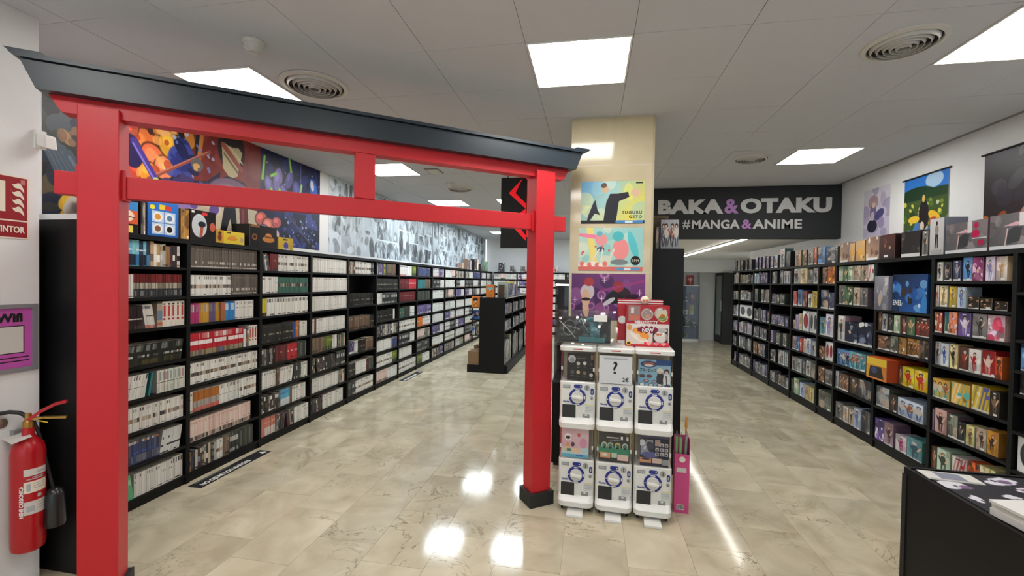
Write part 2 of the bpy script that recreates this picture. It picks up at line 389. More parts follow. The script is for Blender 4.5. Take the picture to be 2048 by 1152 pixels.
def fit_text(name, body, x0, x1, z0, z1, material, parent, P, bold=.062, extrude=.012, letters=True):
    """letters that fill x0..x1 by z0..z1 of a plane that faces -y; each letter a part"""
    cu = bpy.data.curves.new(name, 'FONT'); cu.body = body; cu.size = 1; cu.offset = bold; cu.extrude = .5; cu.resolution_u = 4; cu.space_character = 1.06
    t = bpy.data.objects.new(name, cu); me = bpy.data.meshes.new_from_object(t); bpy.data.objects.remove(t)
    co = np.empty(len(me.vertices) * 3, np.float32); me.vertices.foreach_get('co', co); co = co.reshape(-1, 3)
    lo, hi = co.min(0), co.max(0); me.materials.clear(); me.materials.append(material)
    S = Matrix.Translation(Vector((x0, P, z0))) @ Matrix.Diagonal(((x1 - x0) / (hi[0] - lo[0]), extrude, (z1 - z0) / (hi[1] - lo[1]), 1)) @ Matrix(((1, 0, 0, 0), (0, 0, -1, 0), (0, 1, 0, 0), (0, 0, 0, 1))) @ Matrix.Translation(Vector((-lo[0], -lo[1], .5)))
    me.transform(S)
    if not letters: return link(name, me, parent)
    bm = bmesh.new(); bm.from_mesh(me); bmesh.ops.remove_doubles(bm, verts=bm.verts, dist=1e-6)
    seen = set(); bm.verts.ensure_lookup_table()
    for v in bm.verts:
        if v in seen: continue
        st = [v]; isl = set()
        while st:
            a = st.pop()
            if a in isl: continue
            isl.add(a); st += [e.other_vert(a) for e in a.link_edges]
        seen |= isl; idx = {a: i for i, a in enumerate(isl)}
        m2 = bpy.data.meshes.new(name); m2.from_pydata([tuple(a.co) for a in idx], [], [[idx[q] for q in f.verts] for f in {f for a in isl for f in a.link_faces}])
        m2.materials.append(material); link(name, m2, parent)
    bm.free(); bpy.data.meshes.remove(me)
for body, x0, x1, z0, z1, mt in (('BAKA', .95, 1.855, 2.745, 2.955, M_LETTER), ('&', 1.87, 2.06, 2.745, 2.955, M_LETTER_LILAC), ('OTAKU', 2.085, 3.26, 2.745, 2.96, M_LETTER),
                                 ('#', 1.30, 1.405, 2.525, 2.655, M_LETTER), ('MANGA', 1.43, 2.08, 2.525, 2.655, M_LETTER), ('&', 2.105, 2.24, 2.525, 2.655, M_LETTER_LILAC), ('ANIME', 2.25, 2.89, 2.525, 2.655, M_LETTER)):
    fit_text('letter', body, x0, x1, z0, z1, mt, lintel, 6.759, bold=.03 if body == '&' else .012 if body == '#' else .058 if z0 > 2.7 else .034)

# ------------------------------------------------------------------ ceiling fittings
ROWN = {-2.59: 'manga wall', -1.345: 'island shelf', -.1: 'middle of the shop', 2.39: 'figure wall', -1.9675: 'entrance'}
for k, (x, y, cool) in enumerate(LIGHTS):
    t = thing('ceiling_light', f'square lit ceiling panel above the {ROWN[x]}, {nth([q for q in LIGHTS if q[0] == x].index((x, y, cool)) + 1)} of its row', 'light', (x, y, H - .006), group='ceiling light panels')
    f = MB(); s, e = .3085, .297
    q = .2975
    for a, b, c, d in ((-s, s, -q, -.287), (-s, s, .287, q), (-s, -e, -.287, .287), (e, s, -.287, .287)): f.box(a, b, c, d, 0, .018)
    part('frame', f, M_WHITE, t)
    part('diffuser', B(-e, e, -.287, .287, .004, .012), M_PANELC if cool else M_PANEL, t)
def round_vent(x, y, r, label):
    t = thing('ceiling_vent', label, 'vent', (x, y, H), group='round ceiling vents')
    fl = MB(); fl.lathe([(r, 0), (r * .985, -.008), (r * .86, -.014), (r * .84, -.004), (r * .84, 0)], 40, cap=False); part('flange', fl, M_OFFWHITE, t, smooth=True)
    bk = MB(); bk.lathe([(r * .85, -.0015), (0.0001, -.0015)], 32, cap=False); part('duct_shade', bk, M_INK, t)  # flat black disc stands in for the shade inside the vent
    for q in range(5):
        a = r * (.79 - .145 * q); rg = MB(); rg.lathe([(a, -.003), (a, -.007), (a - r * .045, -.026 - .002 * q), (a - r * .062, -.026 - .002 * q), (a - .018 * r, -.003)], 40, cap=False); part('ring', rg, M_OFFWHITE, t, smooth=True)
    return t
round_vent(-2.02, 2.90, .235, 'round ceiling vent of nested rings near the red torii gate')
round_vent(1.75, 2.90, .20, 'round ceiling vent of nested rings beside the panel nearest the counter')
round_vent(1.73, 5.27, .19, 'round ceiling vent in front of the black shop name sign')
round_vent(-2.02, 6.47, .21, 'round ceiling vent seen through the gate between two light panels')
round_vent(-1.0, 7.3, .19, 'round ceiling vent beside the hanging black sign')
for x, y, lb in ((-2.02, 2.31, 'white round smoke detector above the torii gate'), (-2.05, 6.1, 'white round smoke detector seen through the gate near a vent')):
    t = thing('smoke_detector', lb, 'detector', (x, y, H), group='smoke detectors')
    m = MB(); m.lathe([(.062, 0), (.062, -.012), (.055, -.022)], 28); part('base', m, M_OFFWHITE, t, smooth=True)
    m = MB(); m.lathe([(.052, -.022), (.05, -.036), (.034, -.052), (.030, -.064), (.012, -.068)], 28); part('head', m, M_OFFWHITE, t, smooth=True)
t = thing('ceiling_speaker', 'small flat grey square fitting on the ceiling seen through the gate', 'speaker', (-2.03, 5.38, H))
part('plate', B(-.09, .09, -.12, .12, -.012, 0), M_GREY, t); part('grille', B(-.07, .07, -.1, .1, -.015, -.012), M_OFFWHITE, t)
t = thing('led_strip_light', 'long thin lit LED strip under the lowered ceiling beyond the sign', 'light', (2.28, 9.2, 2.44))
part('housing', B(-.03, .03, -2.35, 2.35, -.02, 0), M_WHITE, t); part('diffuser', B(-.017, .017, -2.33, 2.33, -.035, -.02), M_LEDSTRIP, t)

# ------------------------------------------------------------------ torii gate
GA = math.radians(36.0); GL = 2.594; PW, PD = .162, .143
gate = thing('torii_gate', 'red wooden torii gate with black curved top beam standing on the marble floor', 'gate', (-2.5157, 1.7412, 0), GA)
for s0 in (0, GL):
    pl = part('plinth', B(s0 - .022, s0 + PW + .022, -.022, PD + .022, 0, .105), M_PLINTH, gate, bevel=.004)
    po = part('post', B(s0, s0 + PW, 0, PD, .105, 2.562), M_RED, gate, bevel=.004)
    for side in (-1, 1):              # wedge blocks where the tie beam goes through the post
        x = s0 - .016 if side < 0 else s0 + PW
        wdg = MB(); wdg.prism([(x - .002, 2.105), (x + .018, 2.105), (x + .018, 2.262), (x - .002, 2.262)], .075, M=Matrix.Translation((0, .033, 0)))
        part('wedge', wdg, M_RED, po, bevel=.002)
part('tie_beam', B(-.10, 2.885, .045, .105, 2.118, 2.233), M_RED, gate, bevel=.003)
part('strut', B(1.306, 1.428, .035, .11, 2.233, 2.519), M_RED, gate, bevel=.003)
def curved(x0, x1, z0, z1, t0, t1, sl, name, mt, sag0, sag1, n=24):
    """beam along x with slanting ends and a slight upward curve"""
    m = MB(); rows = []
    for i in range(n + 1):
        u = i / n; q = (2 * u - 1) ** 2
        xb = x0 + (x1 - x0) * u; xt = (x0 - sl) + (x1 - x0 + 2 * sl) * u
        zb = z0 + sag0 * (q - 1) ; zt = z1 + sag1 * (q - 1)
        rows.append([(xb, t0, zb), (xb, t1, zb), (xt, t1, zt), (xt, t0, zt)])
    for a, b in zip(rows, rows[1:]):
        for k in range(4): m.quad([a[k], a[(k + 1) % 4], b[(k + 1) % 4], b[k]][::-1])
    m.quad(rows[0]); m.quad(rows[-1][::-1])
    return part(name, m, mt, gate, smooth=True)
curved(-.068, 2.848, 2.519, 2.605, .030, .120, .050, 'lintel_beam', M_RED, 0, 0)
curved(-.136, 2.925, 2.598, 2.727, -.030, .175, .055, 'top_beam', M_TORIIBLACK, 0, 0)
cap = curved(-.205, 2.998, 2.731, 2.750, -.046, .190, .022, 'cap_board', M_TORIIBLACK, 0, 0)
for x0, x1, q in ((-.240, -.118, -1), (2.93, 3.055, 1)):       # upturned ends of the cap
    m = MB(); a, b = (x0 - .02, x1) if q < 0 else (x0, x1 + .02)
    m.prism([(x0 + (.02 if q < 0 else -.03), 2.7502), (x1 - (.02 if q > 0 else -.03), 2.7502), (b - (.012 if q > 0 else 0), 2.771), (a + (.012 if q < 0 else 0), 2.771)], .20, M=Matrix.Translation((0, -.03, 0)))
    part('upturned_end', m, M_TORIIBLACK, gate)

# ------------------------------------------------------------------ bookcases
ZB4 = (.08, .355, .66, 1.0, 1.335, 1.787)
ZL = (.08, .325, .57, .81, 1.045, 1.32, 1.552, 1.787)       # top faces of the boards
def bookcase(name, label, width, depth, zs, top, loc, rz, group, board=.022):
    """front at local y=0 facing -y, carcass goes back to y=depth, x from 0 to width"""
    t = thing(name, label, 'bookcase', loc, rz, group)
    for x in (0, width - .018): part('side_panel', B(x + .0005, x + .0175, 0, depth, 0, top), M_BLACK, t)
    part('top_panel', B(.018, width - .018, 0, depth, top - .036, top), M_BLACK, t)
    part('back_panel', B(.018, width - .018, depth - .006, depth, .06, top - .036), M_BLACK, t)
    part('plinth', B(.018, width - .018, .012, .03, 0, zs[0] - board), M_BLACK, t)
    for z in zs: part('shelf_board', B(.018, width - .018, .002, depth - .006, z - board, z), M_BLACK, t)
    return t
NEARB = 15
caseA = None
for k in range(NEARB):
    y0 = 2.25 + .8 * k
    lb = f'tall black bookcase full of manga along the mural wall, {nth(k + 1)} from the torii gate'
    # seen from the aisle the case faces +x: local x runs along -y
    if caseA is None: caseA = bookcase('bookcase', lb, .8, .28, ZL, 2.02, (-3.26, y0 + .8, 0), -math.pi / 2, 'manga bookcases along the mural wall'); caseA.rotation_euler = (0, 0, math.pi / 2); caseA.location = (-3.26, y0, 0)
    elif k == 4: c = bookcase('bookcase', lb, .8, .28, ZB4, 2.02, (-3.26, y0, 0), math.pi / 2, 'manga bookcases along the mural wall')
    else:
        c = copy_tree(caseA); c.location = (-3.26, y0, 0); c['label'] = lb
t = thing('cabinet', 'plain black end cabinet between the white wall and the torii post', 'cabinet', (-3.1, 1.985, 0))
part('body', B(-.43, .26, 0, .25, 0, 2.03), M_BLACK, t); part('pale_top', B(-.43, .26, 0, .25, 2.03, 2.062), M_WALL, t)

# ------------------------------------------------------------------ manga volumes
def J(c, a, r): 
    d = r.uniform(-a, a); return tuple(max(4, min(250, v + d + r.uniform(-a, a) * .3)) for v in c)
WHT = [(228, 225, 218), (220, 217, 210), (232, 230, 224), (214, 210, 202)]
DK = [(40, 37, 36), (60, 55, 52), (95, 88, 82), (130, 122, 112)]
PIX = [(150, 128, 110), (90, 80, 76), (180, 168, 150), (60, 58, 60), (196, 180, 160), (120, 110, 108)]
MIX = [(60, 60, 66), (120, 96, 84), (176, 168, 160), (210, 206, 200), (74, 42, 40), (56, 74, 92), (150, 120, 80), (36, 36, 38), (120, 130, 120), (200, 186, 160)]
DMX = [(44, 42, 42), (70, 58, 52), (36, 40, 44), (90, 82, 74), (56, 44, 44), (104, 98, 92), (150, 146, 140), (30, 30, 32)]
# style: words, thickness, height, base palette, jitter, bands (from, to, palette, chance)
ST = {
 'W': ('white spined', .018, .175, WHT, 6, [(.80, .93, DK, .55), (.60, .66, DK, .25), (.05, .09, DK, .5)]),
 'Wb': ('white spined', .018, .175, WHT, 5, [(.86, .94, PIX, .5), (.30, .34, [(190, 186, 180)], .6), (.05, .08, DK, .3)]),
 'Wd': ('white spined picture-banded', .018, .178, WHT, 6, [(.80, .93, DK, .45), (.36, .54, PIX, .9), (.04, .08, DK, .4)]),
 'Wt': ('white spined', .017, .175, WHT, 5, [(.78, .97, [(36, 33, 32), (70, 64, 60)], .6), (.46, .48, DK, .9), (.1, .4, [(206, 214, 206)], .3)]),
 'Wm': ('pale striped', .0125, .175, [(214, 214, 204), (200, 208, 196), (222, 216, 210)], 10, [(.55, .92, [(170, 160, 150), (150, 168, 160), (190, 150, 150)], .7), (.44, .47, [(80, 80, 80)], .9), (.06, .3, [(190, 194, 180)], .5)]),
 'Wr': ('thick white red-lettered', .036, .200, [(228, 220, 208)], 4, [(.40, .84, [(186, 60, 56)], 1), (.86, .93, DK, 1), (.26, .34, [(170, 40, 40)], 1)]),
 'WT': ('white dark-topped', .023, .185, WHT, 4, [(.74, .95, [(40, 38, 40), (120, 116, 112)], 1), (.04, .1, DK, .5)]),
 'Wp': ('white pink-footed', .019, .180, WHT, 5, [(.82, .95, [(170, 160, 175), (120, 116, 130)], .8), (.0, .14, [(200, 120, 110), (206, 170, 160)], 1), (.5, .54, DK, .6)]),
 'G': ('grey-brown', .0185, .192, [(96, 86, 78), (102, 92, 84), (90, 81, 74)], 6, [(.80, .86, [(132, 124, 116)], .9), (.20, .32, [(196, 188, 178), (150, 142, 132)], .7), (.05, .09, [(206, 200, 190)], .9)]),
 'K': ('black', .018, .175, [(34, 33, 33), (42, 40, 38), (28, 29, 30)], 5, [(.42, .52, [(110, 104, 90), (150, 142, 120)], .6), (.86, .95, [(70, 68, 66)], .4), (.05, .12, [(120, 112, 90)], .3)]),
 'Kd': ('black olive-footed', .017, .160, [(30, 32, 28)], 4, [(.68, .95, [(120, 122, 118), (80, 82, 78), (30, 32, 28)], .9), (.40, .50, [(190, 188, 180), (90, 90, 84)], .7), (.06, .28, [(78, 70, 36), (60, 54, 30), (40, 40, 30)], .9)]),
 'KR': ('dark maroon', .022, .170, [(46, 30, 30), (38, 27, 28)], 4, [(.42, .47, [(200, 196, 190)], .8), (.02, .16, [(160, 154, 148), (70, 60, 58)], .8)]),
 'KG': ('dark green-grey', .026, .185, [(56, 62, 54), (44, 50, 44), (80, 84, 76)], 7, [(.10, .9, [(96, 100, 90), (50, 54, 48)], .5)]),
 'KW': ('black and white', .020, .185, [(50, 52, 52)], 8, [(.55, .8, [(190, 190, 186), (60, 62, 62)], .8), (.04, .2, [(160, 160, 156)], .6), (.85, .97, [(120, 122, 120)], .5)]),
 'R': ('red', .018, .192, [(186, 26, 44)], 5, [(.74, .97, [(226, 206, 204), (200, 120, 120), (186, 26, 44)], .95), (.48, .66, [(236, 226, 224)], .85), (.0, .24, [(96, 110, 140), (150, 140, 120), (110, 96, 90), (160, 150, 80)], 1)]),
 'RW': ('maroon-topped grey', .0125, .178, [(64, 64, 66), (48, 50, 52)], 6, [(.64, 1.0, [(110, 28, 30), (100, 24, 28), (118, 36, 34)], 1), (.38, .62, [(160, 150, 134), (186, 178, 164), (130, 120, 108)], 1), (.08, .3, [(120, 122, 124), (70, 72, 74)], .6)]),
 'RE': ('bright red', .02, .180, [(190, 44, 54)], 8, [(.5, .6, [(220, 200, 200)], .6), (.1, .2, [(80, 20, 24)], .5)]),
 'MR': ('dark red', .018, .178, [(112, 34, 38), (96, 30, 36)], 8, [(.55, .65, [(150, 110, 104)], .5), (0, .14, [(60, 40, 40)], .6)]),
 'P': ('pale pink', .0185, .180, [(226, 200, 188), (222, 190, 180), (230, 208, 196)], 5, [(.80, .92, [(206, 150, 136), (196, 170, 150)], .8), (.02, .22, PIX, 1), (.3, .34, [(170, 140, 130)], .4)]),
 'O': ('orange-topped', .018, .178, [(176, 168, 160), (150, 140, 134)], 5, [(.50, .95, [(178, 108, 34), (160, 92, 28)], 1), (.0, .2, [(206, 96, 80), (190, 120, 104)], 1)]),
 'OR': ('orange', .024, .185, [(206, 110, 40)], 6, [(.5, .6, [(230, 200, 160)], .6)]),
 'BL': ('blue', .026, .195, [(38, 80, 132), (84, 160, 184), (24, 40, 66), (120, 186, 196), (40, 60, 92), (28, 34, 48)], 9, [(.02, .45, [(30, 70, 140), (24, 40, 70), (60, 120, 170), (20, 26, 40)], .7), (.6, .66, [(200, 214, 220)], .4)]),
 'BB': ('deep blue', .019, .178, [(50, 66, 120), (60, 70, 104), (44, 54, 90), (84, 88, 112)], 8, [(.85, .96, [(160, 116, 80), (190, 186, 184), (80, 90, 130)], .8), (.44, .5, [(60, 90, 180)], .8), (.05, .35, [(60, 62, 84), (100, 104, 120)], .6)]),
 'WB': ('white blue-notched', .024, .182, [(214, 216, 212)], 6, [(.3, .38, [(40, 44, 60)], .8), (.6, .7, [(60, 66, 90)], .7), (.02, .08, DK, .5)]),
 'SK': ('sky blue', .024, .180, [(86, 168, 206)], 8, [(.0, .42, [(214, 218, 216)], .9), (.7, .8, [(60, 130, 180)], .5)]),
 'SA': ('salmon', .022, .185, [(206, 124, 106)], 6, [(.0, .45, [(214, 206, 196)], .8), (.7, .75, [(230, 190, 180)], .6)]),
 'GR': ('green picture-banded', .018, .172, [(60, 104, 90), (56, 98, 86)], 4, [(.40, .60, [(180, 170, 150), (70, 60, 56), (130, 130, 116)], 1)]),
 'GN': ('mint green', .03, .190, [(98, 176, 132)], 5, [(.6, .8, [(150, 200, 170)], .5)]),
 'YL': ('yellow', .024, .180, [(214, 200, 40)], 8, [(0, .2, [(60, 50, 40)], .7), (.5, .7, [(90, 80, 30)], .3)]),
 'YW': ('cream', .026, .198, [(206, 190, 150), (220, 212, 196), (180, 150, 110)], 10, [(.2, .5, [(120, 100, 90), (230, 226, 214)], .7), (.7, .9, [(60, 70, 90)], .4)]),
 'OL': ('olive green', .02, .178, [(112, 124, 44), (96, 110, 50)], 10, [(.0, .3, [(50, 56, 40)], .7), (.6, .8, [(160, 166, 90)], .4)]),
 'BR': ('brown', .02, .182, [(112, 92, 74), (96, 76, 62), (128, 106, 88)], 7, [(.05, .2, [(60, 50, 44)], .6), (.75, .9, [(150, 130, 110)], .4)]),
 'MX': ('mixed', .021, .182, MIX, 14, [(.70, .92, MIX, .6), (.30, .55, MIX, .6), (.04, .12, MIX, .4)]),
 'MD': ('dark mixed', .021, .182, DMX, 10, [(.70, .92, DMX + WHT, .6), (.30, .55, DMX, .6), (.04, .12, WHT, .3)]),
 'PU': ('purple', .02, .178, [(98, 84, 130), (120, 104, 150), (70, 62, 96)], 10, [(.6, .85, [(170, 160, 190), (60, 50, 80)], .6), (.05, .2, WHT, .4)]),
 'cM': ('magenta-footed', .0165, .170, [(176, 50, 110)], 5, [(.56, .92, [(206, 180, 190), (196, 90, 130), (150, 130, 140)], .9)]),
 'cO': ('ochre-footed', .0165, .170, [(196, 148, 50)], 5, [(.56, .92, [(200, 180, 150), (210, 160, 70), (160, 140, 120)], .9)]),
 'cP': ('violet-footed', .0165, .170, [(98, 84, 124)], 5, [(.56, .92, [(190, 180, 196), (120, 100, 140), (120, 116, 128)], .9)]),
 'cB': ('brown-footed', .0165, .170, [(160, 100, 62)], 5, [(.56, .92, [(200, 170, 150), (180, 100, 90)], .9)]),
 'cC': ('blue-footed', .0165, .170, [(48, 122, 186)], 5, [(.56, .92, [(190, 206, 216), (70, 140, 196)], .9)]),
 'TE': ('teal', .02, .172, [(44, 120, 124)], 4, []), 'CR': ('crimson', .022, .178, [(170, 34, 66)], 4, []),
 'PC': ('brown picture-spined', .05, .185, [(176, 160, 140)], 4, [(.3, .7, [(110, 130, 150)], 1), (.1, .2, [(190, 100, 60)], 1)]),
 'BS': ('blue and silver', .03, .178, [(50, 90, 170), (200, 204, 210)], 10, []),
}
ROWS = {   # per bookcase from the torii gate, top shelf first; style:width, trailing < leans, > leans the other way
 0: ['BL:.50 YW:.09 MX:.17', 'W:.37 RW:.39', 'KR:.42 Wp:.08< PC:.05 Wr:.2', 'W:.26 Kd:.49>', 'Wt:.44> TE:.02> CR:.02> Wm:.27', 'Wd:.76', 'BB:.55 WB:.2>', 'GN:.33< W:.31 WT:.1'],
 1: ['G:.755', 'Wd:.43 G:.33', 'cM:.10 cO:.10 cP:.08 cO:.05 cB:.06 cC:.12 W:.24', 'R:.58 MX:.07 Wr:.11', 'Wd:.76', 'W:.04 O:.27 Wt:.22 Wd:.22', 'P:.67', 'MX:.29 Wd:.08 BR:.07 KW:.13 KG:.18'],
 2: ['MX:.1< MR:.13 Wd:.52', 'W:.24 GR:.51', 'YL:.08 WT:.67', 'K:.48 BS:.06 OR:.05 BR:.03 W:.13', 'MD:.22 MR:.2 RE:.16 KG:.17', 'W:.24 BR:.04 W:.22> KW:.14 W:.11', 'MD:.28 SK:.18 BR:.05 W:.24', 'SA:.22 MX:.14> MX:.12< W:.28'],
 3: ['Wb:.76', 'Wb:.76', 'Wb:.76', 'W:.06 MR:.06 Wb:.63', 'BR:.25 OL:.2 W:.1 MX:.2', 'MX:.1 MD:.42< KW:.22', 'Wt:.12 Wb:.46 MX:.17', 'MD:.24 W:.06 W:.42'],
 4: ['MX:.2 Wd:.44 KW:.1', 'K:.7', 'BR:.6 K:.12', 'PU:.18 W:.12 K:.2 BR:.24', 'K:.2 Wb:.3 MR:.08 KG:.16', 'KW:.22 Wd:.52'],
 5: ['W:.06 PU:.2 YL:.05 TE:.05 BR:.35', 'K:.75', 'W:.18 KW:.56', 'K:.6 W:.08', 'MX:.75', 'Wb:.55 BB:.2', 'Wd:.56 OL:.2', 'P:.4 W:.35'],
 6: ['Wp:.3 W:.25 OL:.2', 'MR:.4 RE:.35', 'MR:.74', 'GR:.2 KG:.3 WB:.2', 'Wd:.75', 'KW:.5 W:.22', 'W:.6', 'Wd:.75'],
 7: ['BB:.7', 'TE:.4 BR:.3', 'KG:.7', 'PU:.74', 'OR:.3 Wp:.44', 'P:.4 MX:.3', 'KW:.7', 'OL:.3 Wt:.4'],
}
NCELL = ['W', 'Wb', 'Wd', 'Wt', 'Wm', 'MX', 'KW', 'P', 'W', 'Wb', 'PU', 'Wp', 'MX', 'BB']
def book_faces(mb, sty, y0, y1, z0, hgt, xf, dep, r, lean=0.0):
    """a volume standing spine outwards; the spine faces +x at xf"""
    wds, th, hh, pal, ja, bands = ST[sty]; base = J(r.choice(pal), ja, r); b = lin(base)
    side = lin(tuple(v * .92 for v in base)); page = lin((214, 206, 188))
    def P(x, y, z): return (x, y + lean * (z - z0), z)
    cuts = [(0.0, 1.0, b)]
    for f0, f1, p2, ch in bands:
        if r.random() < ch:
            col = lin(J(r.choice(p2), ja, r)); nc = []
            for a0, a1, c in cuts:
                lo, hi = max(a0, f0), min(a1, f1)
                if lo >= hi: nc.append((a0, a1, c)); continue
                if a0 < lo: nc.append((a0, lo, c))
                nc.append((lo, hi, col))
                if hi < a1: nc.append((hi, a1, c))
            cuts = nc
    z1 = z0 + hgt; narrow = sty in ('W', 'Wb', 'Wr', 'WT', 'Wt', 'WB', 'Wd', 'KW', 'P', 'G')
    for f0, f1, c in cuts:
        a, q = z0 + hgt * f0, z0 + hgt * f1
        if narrow and c is not b and f0 > .55 or sty == 'Wr' and c is not b:
            ya, yb = y0 + (y1 - y0) * r.uniform(.2, .34), y1 - (y1 - y0) * r.uniform(.2, .34)
            mb.quad([P(xf, y0, a), P(xf, ya, a), P(xf, ya, q), P(xf, y0, q)], 0, b); mb.quad([P(xf, yb, a), P(xf, y1, a), P(xf, y1, q), P(xf, yb, q)], 0, b)
            mb.quad([P(xf, ya, a), P(xf, yb, a), P(xf, yb, q), P(xf, ya, q)], 0, c)
        else: mb.quad([P(xf, y0, a), P(xf, y1, a), P(xf, y1, q), P(xf, y0, q)], 0, c)
    xb = xf - dep; e = .0012
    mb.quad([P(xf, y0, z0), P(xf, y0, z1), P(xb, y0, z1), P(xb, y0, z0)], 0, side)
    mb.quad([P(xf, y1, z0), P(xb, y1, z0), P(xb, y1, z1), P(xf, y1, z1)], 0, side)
    mb.quad([P(xf, y0, z1), P(xf, y1, z1), P(xf - .002, y1, z1), P(xf - .002, y0, z1)], 0, b)
    mb.quad([P(xf - .002, y0, z1 - e), P(xf - .002, y1, z1 - e), P(xb, y1, z1 - e), P(xb, y0, z1 - e)], 0, page)
    mb.quad([P(xb, y0, z0), P(xb, y0, z1), P(xb, y1, z1), P(xb, y1, z0)], 0, page)
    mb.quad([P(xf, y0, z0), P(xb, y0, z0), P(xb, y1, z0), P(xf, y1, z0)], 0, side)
MASS = MB(); n_ind = 0
for k in range(NEARB):
    y0 = 2.25 + .8 * k + .021; y1 = y0 + .758
    r = random.Random(100 + k)
    rows = ROWS.get(k)
    if rows is None:
        rows = []
        for q in range(8):
            left, s = .756, []
            while left > .1:
                wd = min(left, r.choice([.25, .4, .5, .75])); s.append(f'{r.choice(NCELL)}:{wd:.2f}'); left -= wd
            rows.append(' '.join(s))
    zl = ZB4 if k == 4 else ZL
    for q, row in enumerate(rows):
        z = zl[len(zl) - 1 - q] + .0004; y = y0 + .0005
        vols = []
        for tok in row.split():
            lean = 0.0
            if tok[-1] in '<>': lean = -.16 if tok[-1] == '<' else .16; tok = tok[:-1]
            sty, wd = tok.split(':'); wd = float(wd); th = ST[sty][1]
            if lean > 0: pass
            if lean < 0: y += .03
            hg = ST[sty][2] * r.uniform(.985, 1.0); dp = r.uniform(.11, .135); stop = min(y + wd, y1)
            setb = r.uniform(.004, .02)
            while True:
                t2 = th * r.uniform(.86, 1.12)
                if y + t2 > stop + .001 or y + t2 + max(0, lean) * hg > y1: break
                hj = hg if sty not in ('MX', 'MD', 'BL', 'YW') else hg * r.uniform(.88, 1.0)
                vols.append((sty, y, y + t2 - (.0005 if r.random() < .7 else .0018), hj, -3.262 - setb - r.uniform(0, .003), dp, lean)); y += t2
            if lean > 0: y += .025
        ups = 3.05
        for sty, a, b, hg, xf, dp, lean in vols:
            ind = k in (0, 1) and a > 2.56 and b < 3.235 and n_ind < 300
            if ind:
                near = [v for v in vols if v[1] > 2.56 and v[2] < 3.235]
                rank = (len(near) - near.index((sty, a, b, hg, xf, dp, lean))) if k == 0 else near.index((sty, a, b, hg, xf, dp, lean)) + 1
                m = MB(); book_faces(m, sty, -(b - a) / 2, (b - a) / 2, 0, hg, dp / 2, dp, r, lean)
                o = part('manga_volume', m, M_BOOK, None, loc=(xf - dp / 2, (a + b) / 2, z))
                shelf = 'top shelf' if q == 0 else 'bottom shelf' if q == 7 else nth(q + 1) + ' shelf down'
                tag(o, f"{ST[sty][0]} manga volume, {nth(rank)} {'before' if k == 0 else 'after'} the first upright past the gate, {shelf}", 'book', 'manga volumes on the wall bookcases'); n_ind += 1
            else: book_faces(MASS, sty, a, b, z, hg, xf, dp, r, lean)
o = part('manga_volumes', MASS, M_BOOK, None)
tag(o, 'thousands of manga volumes filling the wall bookcases past the second upright', 'book', 'manga volumes on the wall bookcases', 'stuff')

# ------------------------------------------------------------------ figure wall: bookcases facing the right aisle
BAYS = [(9.72, .40), (8.92, .80), (8.12, .80), (7.32, .80), (6.52, .80), (6.10, .42), (5.31, .79), (4.52, .79), (3.75, .77), (2.97, .78)]
ZR0 = (.11, .45, .76, 1.07, 1.42, 1.75)
ZRB = {6: (.09, .46, .76, 1.05, 1.50, 1.785), 7: (.097, .456, .757, 1.06, 1.26, 1.482), 8: (.11, .45, .75, 1.04, 1.325, 1.555, 1.78), 9: (.11, .42, .70, .97, 1.14, 1.36, 1.70)}
BAYNAME = [nth(10 - k) + ' bookcase from counter' for k in range(10)]
for k, (y0, wd) in enumerate(BAYS):
    bookcase('bookcase', 'tall black open bookcase of figure boxes, ' + nth(10 - k) + ' from the counter' + (' and half as wide' if wd < .5 else ''), wd, .37, ZRB.get(k, ZR0), 2.015, (3.01, y0 + wd, 0), -math.pi / 2, 'figure wall bookcases')

